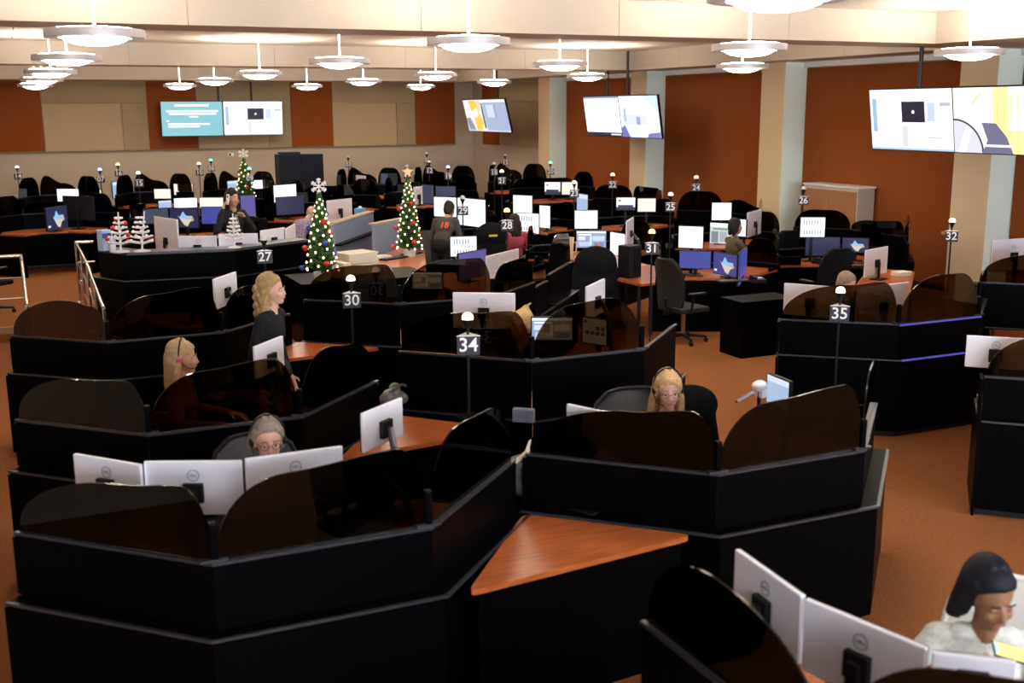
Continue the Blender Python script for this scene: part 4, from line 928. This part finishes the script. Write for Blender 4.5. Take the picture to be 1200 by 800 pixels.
# ================================================================== CHRISTMAS TREES
GREEN = mat('fir_green', (.035, .085, .025), .8, spec=.2, noise=.4, scale=25); TRUNK = mat('bark', (.08, .045, .02), .9)
BULB = mat('x', (0, 0, 0)); BULB = emit((1.0, .70, .38), 6.0)
RED = mat('red_bauble', (.55, .02, .02), .18, .2); BLUE = mat('blue_bauble', (.03, .07, .40), .18, .2); WHITE = mat('white_flock', (.82, .80, .80), .8); GOLDW = mat('gold_star', (.70, .48, .24), .4, .4)
bulb_me = MB().ball((0, 0, 0), (.013, .013, .016), BULB, 1).mesh('light_bulb', True)
red_me = MB().ball((0, 0, 0), (.038,)*3, RED, 2).mesh('bauble', True); blue_me = MB().ball((0, 0, 0), (.036,)*3, BLUE, 2).mesh('bauble', True)
def pencil_tree(label, loc, H, R, topper, nb=46, nballs=8, ts=.13):
    rnd = random.Random(label)
    t = thing('christmas_tree', label, 'christmas tree', loc, 0, 'lit pencil christmas trees')
    MB().lathe([(0, 0), (.09, 0), (.11, .10), (.10, .10), (.085, .012), (0, .012)], WHITEP, 16).build('pot', t, smooth=True)
    MB().seg((0, 0, .012), (0, 0, H), .018, TRUNK, .006).build('trunk', t)
    f = MB()
    for q in range(420):
        v = rnd.random()**.8; z = .10+v*(H-.12); r = R*(1-v)**.8*.95+.02
        a = rnd.random()*2*PI; rr = r*(.75+.3*rnd.random())
        d = Vector((math.cos(a), math.sin(a), .25)).normalized(); b = Vector((0, 0, z))+d*(.15*rr); e = Vector((0, 0, z))+d*rr
        f.seg(b, b+(e-b)*.6, .010, GREEN, .030, n=5).seg(b+(e-b)*.6, e, .030, GREEN, .004, n=5)
    f.build('foliage', t)
    for q in range(nb):
        v = (q+.5)/nb; z = .10+v*(H-.16); r = R*(1-v)**.8*.84+.02; a = q*2.39996
        link('light_bulb', bulb_me, t, (r*math.cos(a), r*math.sin(a), z))
    for q in range(nballs):
        v = (q+.3)/nballs*.85; z = .12+v*(H-.2); r = R*(1-v)**.8+.035; a = q*2.1+2.6
        link('bauble', red_me if (q % 2 if topper != 'star' else True) else blue_me, t, (r*math.cos(a), r*math.sin(a), z))
    ang = math.atan2(loc[1], loc[0])-PI/2
    mb = MB()
    if topper == 'star':
        P = [((ts if k % 2 == 0 else ts*.42)*math.sin(k*PI/5), (ts if k % 2 == 0 else ts*.42)*math.cos(k*PI/5)) for k in range(10)]
        mb.prism(P, -.012, .012, GOLDW, Matrix(((1, 0, 0, 0), (0, 0, 1, 0), (0, 1, 0, 0), (0, 0, 0, 1))))
    else:
        for k in range(6):
            a = k*PI/3+PI/2; e = Vector((math.cos(a), 0, math.sin(a)))*ts; s = Vector((-math.sin(a), 0, math.cos(a)))
            mb.seg((0, 0, 0), e, .009, GOLDW if topper == 'gold' else WHITE, n=6)
            for g in (.45, .75):
                for sg in (-1, 1): mb.seg(e*g, e*(g+.25)+s*sg*ts*.25, .008, WHITE, n=6)
            mb.ball(e, (.013,)*3, WHITE, 1)
    mb.build('topper', t, (0, 0, H+ts*.8), (0, 0, ang))
    return t
SCT = .98
p = at(378, 328, SCT)
pencil_tree('lit christmas tree with snowflake topper and white pot, nearest of three', (p.x, p.y, SCT), 1.06, .22, 'flake', 72, 9, .09)
p = at(480, 300, .745)
pencil_tree('lit christmas tree with star topper beside sign seventeen', (p.x, p.y, .745), 1.24, .23, 'star', 84, 9, .095)
p = at(288, 232, PH+.745); p = Vector((p.x*26.15/p.y, 26.15, 0))
pencil_tree('small lit christmas tree with snowflake topper behind the phoning person', (p.x, p.y, PH+.745), 1.0, .26, 'flake', 50, 4, .11)
def white_tree(label, loc, H, R, balls=0, lean=0):
    t = thing('tabletop_tree', label, 'christmas tree', loc, .4, 'small white tabletop trees')
    MB().lathe([(0, 0), (R*.7, 0), (R*.7, .01), (.02, .03), (0, .03)], WHITE, 16).build('base', t)
    MB().seg((0, 0, .01), (lean, 0, H), .013, WHITE, .008).build('trunk', t)
    n = 6
    for k in range(n):
        z = .10+k/(n)*(H-.12); r = R*(1-k/(n+.6))
        mb = MB()
        for j in range(6):
            a = j*PI/3+k*.5; e = Vector((math.cos(a)*r, math.sin(a)*r, z+r*.22)); b = Vector((lean*z/H, 0, z))
            mb.seg(b, e, .016, WHITE, .009, n=6).ball(e, (.02, .02, .015), WHITE, 1)
        mb.build('branch_tier', t)
    for k in range(balls):
        a = k*2.3+.5; v = k/balls; r = R*(1-v*.9)+.02
        link('bauble', red_me, t, (r*math.cos(a), r*math.sin(a), .12+v*(H-.16)), None).scale = (.7, .7, .7)
CT = PH+.744
for lb, x, y, z, H, R, b, ln in (('white tabletop tree with red baubles beside the tissue box', 143, 300, CT+.25, .42, .15, 7, .02), ('white tabletop tree without baubles, leaning, beside the red bauble one', 168, 297, CT+.25, .46, .15, 0, .06), ('white tabletop tree standing alone behind sign twenty-seven', 277, 293, CT+.28, .46, .13, 0, 0)):
    pass
tops = MB()
shelf_pts = [cnt[0], cnt[1], cnt[2], cnt[3]]
sh_in = off([Vector(p_[:2]) for p_ in shelf_pts], -.30); sh_out = off([Vector(p_[:2]) for p_ in shelf_pts], .0)
cc = sum(sh_in, Vector((0, 0)))/4
ts_ = thing('counter_shelf', 'narrow pale shelf along the sign twenty-seven counter', 'shelf', (cc.x, cc.y, PH+1.061))
MB().prism([(q-cc)[:] for q in sh_out]+[(q-cc)[:] for q in sh_in[::-1]], 0, .02, TRIM).build('shelf_board', ts_)
CT = PH+1.082
def on_counter(x, dy): # a spot on the counter shelf
    q = at(x, 291, CT); return q
q = at(143, 296.5, CT); white_tree('white tabletop tree with red baubles beside the tissue box', (q.x, q.y+.13, CT), .50, .15, 7, .0)
q = at(168, 296, CT); white_tree('white tabletop tree without baubles, leaning, beside the red bauble one', (q.x, q.y+.15, CT), .50, .15, 0, .07)
q = at(277, 291.5, CT); white_tree('white tabletop tree standing alone behind sign twenty-seven', (q.x, q.y+.12, CT), .44, .12, 0, 0)
q = at(121, 294, CT); tb = thing('tissue_box', 'blue and white box with yellow sticker on the sign twenty-seven counter', 'box', (q.x+.03, q.y+.06, CT), .5)
MB().box((0, 0, .13), (.13, .12, .26), mat('box_pale_blue', (.45, .60, .85), .5), bev=.004).build('carton', tb)
MB().box((0, -.0605, .19), (.13, .002, .06), BLUE).box((.035, -.0605, .075), (.05, .003, .07), mat('sticker_yellow', (.85, .60, .03), .5)).build('print', tb)
q = at(133, 296, CT); bt = thing('sanitizer_bottle', 'clear pump bottle beside the white tree with red baubles', 'bottle', (q.x, q.y+.06, CT))
MB().lathe([(0, 0), (.04, 0), (.042, .01), (.042, .16), (.02, .19), (.015, .20), (0, .20)], mat('gel', (.6, .65, .7), .15), 16).build('bottle_body', bt, smooth=True)
MB().seg((0, 0, .2), (0, 0, .25), .006, WHITEP).box((.015, 0, .252), (.05, .015, .012), WHITEP).build('pump', bt)

# ================================================================== HANDRAILS
def handrail(label, x, ya, yb, za, zb, loop):
    t = thing('handrail', label, 'handrail', (x, ya, 0), 0)
    def fz(y): return PH*max(0, min(1, (y-12.5)/2.8))
    n = 5; ys = [ya+(yb-ya)*k/(n-1) for k in range(n)]
    MB().path([(0, y-ya, fz(y)+.90) for y in ys]+([(loop, yb-ya, fz(yb)+.90)] if loop else []), .022, STEEL, 10).build('top_rail', t, smooth=True)
    for hh in (.32, .60):
        MB().path([(0, y-ya, fz(y)+hh) for y in ys]+([(loop, yb-ya, fz(yb)+hh)] if loop else []), .012, STEEL, 8).build('lower_rail', t, smooth=True)
    for y in ys:
        MB().seg((0, y-ya, fz(y)+.001), (0, y-ya, fz(y)+.90), .02, STEEL, n=10).lathe([(0, 0), (.05, 0), (.05, .01), (.02, .015)], STEEL, 12, (0, y-ya, fz(y)+.001)).build('post', t, smooth=True)
handrail('steel handrail beside the sign twenty-seven counter', .80, 12.6, 17.6, 0, 0, .25)
handrail('steel handrail at the left picture edge', .04, 13.0, 16.3, 0, 0, -.5)

# ================================================================== CABINETS, COUNTERS
t = thing('tall_cabinet', 'tall black cabinet against the tan back wall behind sign eleven', 'cabinet', (6.78, 28.3, PH))
NAVYC = mat('dark_cabinet', (.007, .010, .018), .5, spec=.12)
MB().box((0, 0, .86), (1.14, .5, 1.72), NAVYC, bev=.005).build('body', t)
for s in (-1, 1):
    d = MB().box((s*.283, -.262, .87), (.55, .02, 1.62), NAVYC, bev=.004).build('door', t)
    MB().box((s*.04, -.28, .95), (.015, .02, .16), TRIM).build('handle', d)
MB().box((-.25, 0, 1.75), (.5, .4, .06), BLACK2, bev=.01).build('top_tray', t)
t = thing('storage_cabinet', 'rust brown cabinet with pale top against the right wall by sign twenty-six', 'cabinet', (13.74, 16.0, 0))
BRC = mat('brown_cabinet', (.30, .12, .045), .6); MB().box((0, 0, .81), (.38, 1.46, 1.60), TANW, bev=.004).build('body', t)
for s in (-1, 1): MB().box((-.197, s*.36, .79), (.016, .70, 1.50), BRC, bev=.004).build('door', t)
MB().box((0, 0, 1.615), (.42, 1.50, .03), WHITEP, bev=.006).build('top', t)
def cabinet(label, x0, x1, y0, y1, z0, z1, m=BLACK, name='side_cabinet', nd=2):
    t = thing(name, label, 'cabinet', ((x0+x1)/2, (y0+y1)/2, z0))
    w, d, h = x1-x0, y1-y0, z1-z0
    MB().box((0, 0, h/2-.012), (w, d, h-.025), m, bev=.004).build('body', t)
    MB().box((0, 0, h-.012), (w+.02, d+.02, .024), m, bev=.004).build('top', t)
    for k in range(nd):
        dd = MB().box((-w/2+w/nd*(k+.5), -d/2-.008, h/2-.03), (w/nd-.015, .016, h-.12), m, bev=.003).build('door', t)
    return t
cabinet('black side counter carrying the nearest christmas tree and white boxes', 3.05, 4.7, 12.85, 13.75, 0, SCT, nd=3)
cabinet('low black cabinet on the brown floor left of the sign thirty-five console', 7.95, 8.75, 10.85, 11.3, 0, .70)
t = thing('tower_unit', 'black upright unit behind sign thirty-one on the cherry desk', 'speaker', (7.62, 13.0, .745), .3)
MB().box((0, 0, .22), (.24, .22, .44), BLACK2, bev=.01).build('body', t); MB().box((.03, -.115, .25), (.12, .01, .3), FABRIC).build('grille', t)
# blue-grey cubicle panels by the nearest tree
STEELB = mat('blue_grey_laminate', (.24, .29, .40), .25, spec=.6)
def cubicle(label, a, b, z0, zt, split=None):
    c = (a+b)/2; t = thing('cubicle_panel', label, 'partition', (c.x, c.y, z0))
    d = (b-a); d.z = 0; L = d.length; rz = math.atan2(d.y, d.x); M = Euler((0, 0, rz)).to_matrix().to_4x4(); h = zt-z0
    if split:
        MB().box((0, 0, split/2), (L, .05, split-.02), STEELB, M, bev=.004).build('lower_panel', t); MB().box((0, -.05, split), (L, .16, .03), BLACK, M).build('ledge', t)
        MB().box((0, 0, (split+h)/2), (L, .05, h-split-.03), STEELB, M, bev=.004).build('upper_panel', t)
    else: MB().box((0, 0, h/2), (L, .05, h), STEELB, M, bev=.004).build('panel', t)
    MB().box((0, .03, h+.012), (L, .14, .025), mat('tan_cap', (.35, .27, .18), .5), M).build('cap', t)
cubicle('blue-grey panel right of the nearest christmas tree, higher one', at(390, 262, PH+1.06), at(436, 248, PH+1.06), PH, PH+1.05, .72)
cubicle('blue-grey panel between two christmas trees, lower one', at(437, 263, PH+1.0), at(474, 256, PH+1.0), 0, PH+.99)
# desk with keyboards
dq = [at(432, 325, .74), at(500, 322, .74), at(498, 293, .74), at(470, 290, .74), at(430, 305, .74)]
cd = sum(dq, Vector())/5
t = thing('side_desk', 'cherry wood desk with keyboards between the cubicle panels and sign thirty console', 'desk', (cd.x, cd.y, 0))
MB().prism([((q-cd).x, (q-cd).y) for q in dq], .71, .742, WOOD).build('desk_top', t)
for q in dq: MB().seg(((q-cd).x*.9, (q-cd).y*.9, 0), ((q-cd).x*.9, (q-cd).y*.9, .71), .025, BLACK2).build('leg', t)

def side_desk(label, pts, z0=0.):
    c = sum(pts, Vector())/len(pts); t = thing('side_desk', label, 'desk', (c.x, c.y, z0))
    MB().prism([((q-c).x, (q-c).y) for q in pts], .71, .742, WOOD).build('desk_top', t)
    for q in pts: MB().seg(((q-c).x*.9, (q-c).y*.9, 0), ((q-c).x*.9, (q-c).y*.9, .71), .025, BLACK2).build('leg', t)
side_desk('cherry wood return desk with the peaked cap, left of sign thirty-one', [at(x, y, .74) for x, y in ((676, 318), (706, 323), (752, 333), (768, 331), (768, 312), (735, 304), (676, 306))])
side_desk('cherry wood desk under the rust wall with the white booklet', [at(x, y, .74) for x, y in ((1000, 338), (1066, 345), (1072, 318), (1018, 314))])
side_desk('cherry wood desk under the purple and white monitors below sign twenty-eight', [Vector((5.05, 12.6, .74)), Vector((6.1, 12.6, .74)), Vector((6.1, 14.5, .74)), Vector((5.05, 14.5, .74))])
side_desk('cherry wood desk behind the blue-grey panels', [Vector((4.75, 18.9, .94)), Vector((6.1, 18.9, .94)), Vector((6.1, 20.4, .94)), Vector((4.75, 20.4, .94))], PH)
# ================================================================== SMALL THINGS
def keyboard(label, x, y, z, rz, w=.44):
    q = at(x, y, z); t = thing('keyboard', label, 'keyboard', (q.x, q.y, z), rz, 'keyboards')
    MB().box((0, 0, .01), (w, .16, .018), BLACK2, bev=.004).build('case', t)
    k = MB()
    for r in range(5):
        for c in range(14): k.box((-w/2+.03+c*(w-.06)/13, -.055+r*.027, .022), ((w-.06)/13*.8, .021, .007), mat('key_grey', (.09, .09, .10), .5))
    o = k.build('keys', t); o['kind'] = 'stuff'
keyboard('dark keyboard with grey keys in front of the lower blue-grey panel', 462, 303, .744, .5, .5)
keyboard('second dark keyboard, right of the paper sheets near the star-topped tree', 482, 298, .744, .6, .4)
keyboard('black keyboard below the blue program monitor', 703, 303, .744, .3)
keyboard('black keyboard in front of the blue wallpaper monitor', 858, 330, .744, -.2, .4)
keyboard('keyboard beside the pale blue-backed monitor under the rust wall', 1004, 312, .744, -.3, .4)
def box_thing(name, label, cat, x, y, z, d, m, rz=0.0, lid=None, group=None, loc=None):
    q = at(x, y, z) if loc is None else Vector((*loc, z)); t = thing(name, label, cat, (q.x, q.y, z), rz, group)
    MB().box((0, 0, d[2]/2), d, m, bev=min(d)*.08).build('body', t)
    if lid: MB().box((0, 0, d[2]), (d[0]+.012, d[1]+.012, .02), lid).build('lid', t)
    return t
q = at(415, 318, SCT)
for k in range(2):
    box_thing('cardboard_box', ['long white carton, lower of the stacked pair by the nearest christmas tree', 'long white carton, upper of the stacked pair by the nearest christmas tree'][k], 'box', 0, 0, SCT+k*.135, (.44, .34, .12), CARD, .25+.08*k, CARD, 'white cartons', (q.x, q.y-.1))
q = at(398, 322, SCT); box_thing('cardboard_box', 'tall white carton left of the stacked pair', 'box', 0, 0, SCT, (.10, .3, .2), CARD, .25, None, 'white cartons', (q.x-.05, q.y-.28))
box_thing('paper_tray', 'small white tray with papers right of the white cartons', 'tray', 447, 303, .744, (.25, .2, .05), PAPER, .4)
box_thing('paper_stack', 'white papers on the many-screen desk', 'paper', 690, 312, .744, (.34, .24, .02), PAPER, .5)
box_thing('paper_stack', 'tan envelope on the cherry desk left of sign thirty-one', 'paper', 742, 312, .744, (.36, .2, .015), CARD, .2)
box_thing('paper_stack', 'white booklet on the cherry desk under the rust wall', 'paper', 1056, 323, .744, (.24, .16, .06), PAPER, .1)
box_thing('file_stack', 'blue-grey files on the ledge of the raised sign thirty-four console', 'files', 614, 484, .742, (.16, .06, .10), mat('files_blue', (.22, .25, .36), .5), -.7, loc=(3.30, 7.13))
def bottle(label, x, y, z, m, H=.2, cap=WHITEP):
    q = at(x, y, z); t = thing('drink_bottle', label, 'bottle', (q.x, q.y, z))
    MB().lathe([(0, 0), (.032, 0), (.034, .01), (.034, H*.6), (.014, H*.82), (.013, H*.9), (0, H*.9)], m, 16).build('bottle_body', t, smooth=True)
    MB().seg((0, 0, H*.9), (0, 0, H), .014, cap).build('cap', t)
bottle('orange drink bottle in front of the blue program monitor', 701, 299, .744, mat('orange_drink', (.85, .13, .03), .25), .26)
bottle('tall green bottle seen through the acrylic of the front left console', 411, 598, .746, mat('green_glass', (.10, .22, .08), .25), .30, mat('green_glass', (.10, .22, .08), .25))
def cup(label, x, y, z, H=.16, r=.045, m=WHITEP):
    q = at(x, y, z); t = thing('cup', label, 'cup', (q.x, q.y, z))
    MB().lathe([(0, 0), (r*.7, 0), (r, H), (r*.92, H), (r*.64, .01), (0, .01)], m, 16).build('cup_body', t, smooth=True)
    MB().path([(r*.9, 0, H*.8), (r*1.6, 0, H*.75), (r*1.6, 0, H*.35), (r*.8, 0, H*.3)], .008, m).build('handle', t)
cup('tall cream cup left of the blue program monitor', 667, 304, .744, .34, .075, mat('cream_cup', (.75, .58, .42), .5))
def soft(name, label, cat, loc, rz, items, m, z0=0, vox=.014, extra=None):
    t = thing(name, label, cat, loc, rz)
    link('shell', blob(items, vox, 'shell', [m]), t)
    if extra: extra(t)
    return t
E3 = lambda c, r, rx=0, ry=0, rz=0: ('e', (0, 0, 0), r, Mrot(c, rx, ry, rz), 0)
q = at(705, 324, .744)
soft('cap', 'grey peaked cap lying on the cherry desk', 'cap', (q.x, q.y, .744), -.3, [E3((0, 0, .05), (.11, .10, .07)), E3((.13, 0, .02), (.10, .08, .014))], GREYF, extra=lambda t: MB().path([(-.09, -.05, .06), (0, -.10, .07), (.1, -.07, .05)], .008, PAPER).build('band', t))
q = at(640, 548, .744)
BAGM = mat('bag_grey', (.05, .048, .045), .6, noise=.3, scale=30)
soft('shoulder_bag', 'dark grey bag with pale strap between the two front consoles', 'bag', (2.62, 5.72, .744), .4, [E3((0, 0, .12), (.17, .11, .12)), E3((.02, -.05, .07), (.14, .10, .07))], BAGM, extra=lambda t: MB().path([(-.10, -.02, .20), (.0, -.06, .27), (.10, 0, .30), (.17, .05, .22)], .016, PAPER).box((0, -.12, .1), (.12, .02, .10), mat('bag_pocket', (.03, .03, .03), .6)).build('strap', t))
soft('shoulder_bag', 'small grey and white bag on the small cherry table left of sign thirty-four', 'bag', (2.60, 7.98, .744), .2, [E3((0, 0, .06), (.16, .09, .06)), E3((.09, .01, .09), (.06, .07, .09), 0, .3), E3((-.08, -.02, .08), (.06, .06, .07), .4), E3((.0, .03, .12), (.05, .05, .06))], mat('bag_light', (.16, .15, .145), .6, noise=.6, scale=9, bump=.6), extra=lambda t: MB().path([(-.1, -.05, .12), (0, -.08, .18), (.1, -.05, .14)], .012, BAGM).build('strap', t))
soft('jacket', 'black jacket hung on the chair of the person in the black-grey top', 'jacket', (4.16, 6.30, 0), 0, [E3((0, 0, .95), (.27, .10, .17)), E3((.02, .02, .72), (.24, .09, .30)), ('c', Vector((.15, -.02, .95)), Vector((.24, -.04, .55)), .07, .05, 0)], FABRIC)
q = at(690, 300, 1.0)
soft('coat', 'long black coat hung over the chair at the many-screen desk', 'coat', (q.x-.09, q.y-.36, 0), -.3, [E3((0, 0, .95), (.30, .15, .24)), E3((0, 0, .55), (.28, .14, .45)), ('c', Vector((-.22, 0, .95)), Vector((-.30, -.05, .40)), .08, .06, 0), ('c', Vector((.22, 0, .95)), Vector((.30, -.05, .45)), .08, .06, 0)], FABRIC, vox=.02)
q = at(565, 262, 1.24)
soft('jacket', 'black jacket with yellow tag on the chair right of sign twenty-nine', 'jacket', (q.x, q.y-.35, 0), 0, [E3((0, 0, 1.08), (.27, .13, .22)), E3((0, 0, .80), (.30, .13, .30))], FABRIC, vox=.02, extra=lambda t: MB().box((-.02, -.135, 1.10), (.14, .01, .03), mat('yellow_tag', (.75, .50, .06), .6)).build('tag', t))
# task lamp right of the person in the black-grey top
q = at(890, 452, 1.06); zl = HC-(HC-1.06)*5.75/q.y-.744; q = Vector((q.x*5.75/q.y, 5.75, 0))
t = thing('task_lamp', 'white task lamp with long arm over the brown floor', 'lamp', (q.x, q.y, .744), .25)
MB().lathe([(0, 0), (.08, 0), (.08, .02), (.02, .03), (0, .03)], BLACK2, 16).build('base', t)
MB().seg((0, 0, .02), (0, 0, zl-.02), .012, BLACK2).build('post', t)
MB().ball((0, 0, zl), (.06, .045, .04), WHITEP).box((.03, 0, zl-.05), (.08, .06, .06), WHITEP, bev=.01).build('head', t, smooth=True)
MB().seg((-.04, 0, zl-.03), (-.25, -.02, zl-.06), .012, STEEL).build('arm', t)
# phone held at the bottom right, phone of the standing person in black
t = thing('smartphone', 'phone with bright yellow screen held at the bottom right', 'phone', tuple(at(1188, 766, 1.02)), .2)
t.rotation_euler = (.35, .25, -.55)
MB().box((0, 0, 0), (.155, .075, .009), BLACK2, bev=.003).build('case', t)
MB().box((0, 0, .0051), (.145, .066, .001), emit((1.0, .90, .25), 1.5)).build('screen', t)
MB().box((-.066, 0, .0062), (.014, .05, .001), emit((.5, .8, 1.0), 1.3)).build('status_bar', t)
bpy.context.view_layer.update()
def near_ear(t):
    for c in t.children:
        if c.name.startswith('eye'): return c
t = thing('smartphone', 'white phone at the ear of the phoning person in black', 'phone', tuple(PHW.matrix_world @ Vector((-.100, -.025, .93+.650))), .35)
t.rotation_euler = (0, .15, .35)
MB().box((0, 0, 0), (.010, .07, .145), WHITEP, bev=.003).build('case', t); MB().box((-.006, 0, .04), (.003, .03, .03), BLACK2).build('camera_bump', t)
# small wall things
t = thing('wall_thermostat', 'small white control box on the tan back wall', 'thermostat', tuple(Vector((6.13, BY-.012, 1.72))))
MB().box((0, 0, 0), (.16, .02, .10), WHITEP, bev=.005).build('body', t); MB().box((-.03, -.012, 0), (.05, .004, .07), BLACK2).build('display', t)
t = thing('wooden_hook', 'wooden wedge fixed to the rust wall beside sign thirty-two', 'hook', (13.98, 13.3, .98))
MB().prism([(-.0, -.18), (0, .12), (-.25, .16), (-.28, .10)], 0, .04, mat('pale_wood', (.62, .42, .22), .5)).build('wedge', t); MB().box((-.02, 0, .02), (.03, .3, .10), mat('pale_wood', (.62, .42, .22), .5)).build('bracket', t)
q = at(422, 246, PH+.9)
t = thing('tissue_box', 'blue tissue box near the blue-grey panels', 'box', (q.x, q.y, PH+.745), .3)
MB().box((0, 0, .10), (.2, .12, .18), mat('tissue_blue', (.12, .32, .60), .5), bev=.006).build('carton', t); MB().ball((0, 0, .20), (.05, .03, .04), PAPER, 1).build('tissue', t)
def desk_phone(label, x, y, z, rz):
    q = at(x, y, z); t = thing('desk_phone', label, 'phone', (q.x, q.y, z), rz, 'desk phones')
    MB().box((0, 0, .03), (.19, .2, .05), BLACK2, bev=.01).build('base', t); MB().box((-.06, 0, .075), (.05, .2, .035), BLACK2, bev=.012).build('handset', t)
    MB().box((.03, .05, .058), (.09, .06, .006), emit((.6, .65, 1.0), .8)).build('display', t)
desk_phone('black desk phone with lit display left of the black high-backed chair', 962, 309, .744, .2)
desk_phone('black desk phone right of the wallpaper monitor behind sign thirty-one', 888, 331, .744, -.3)
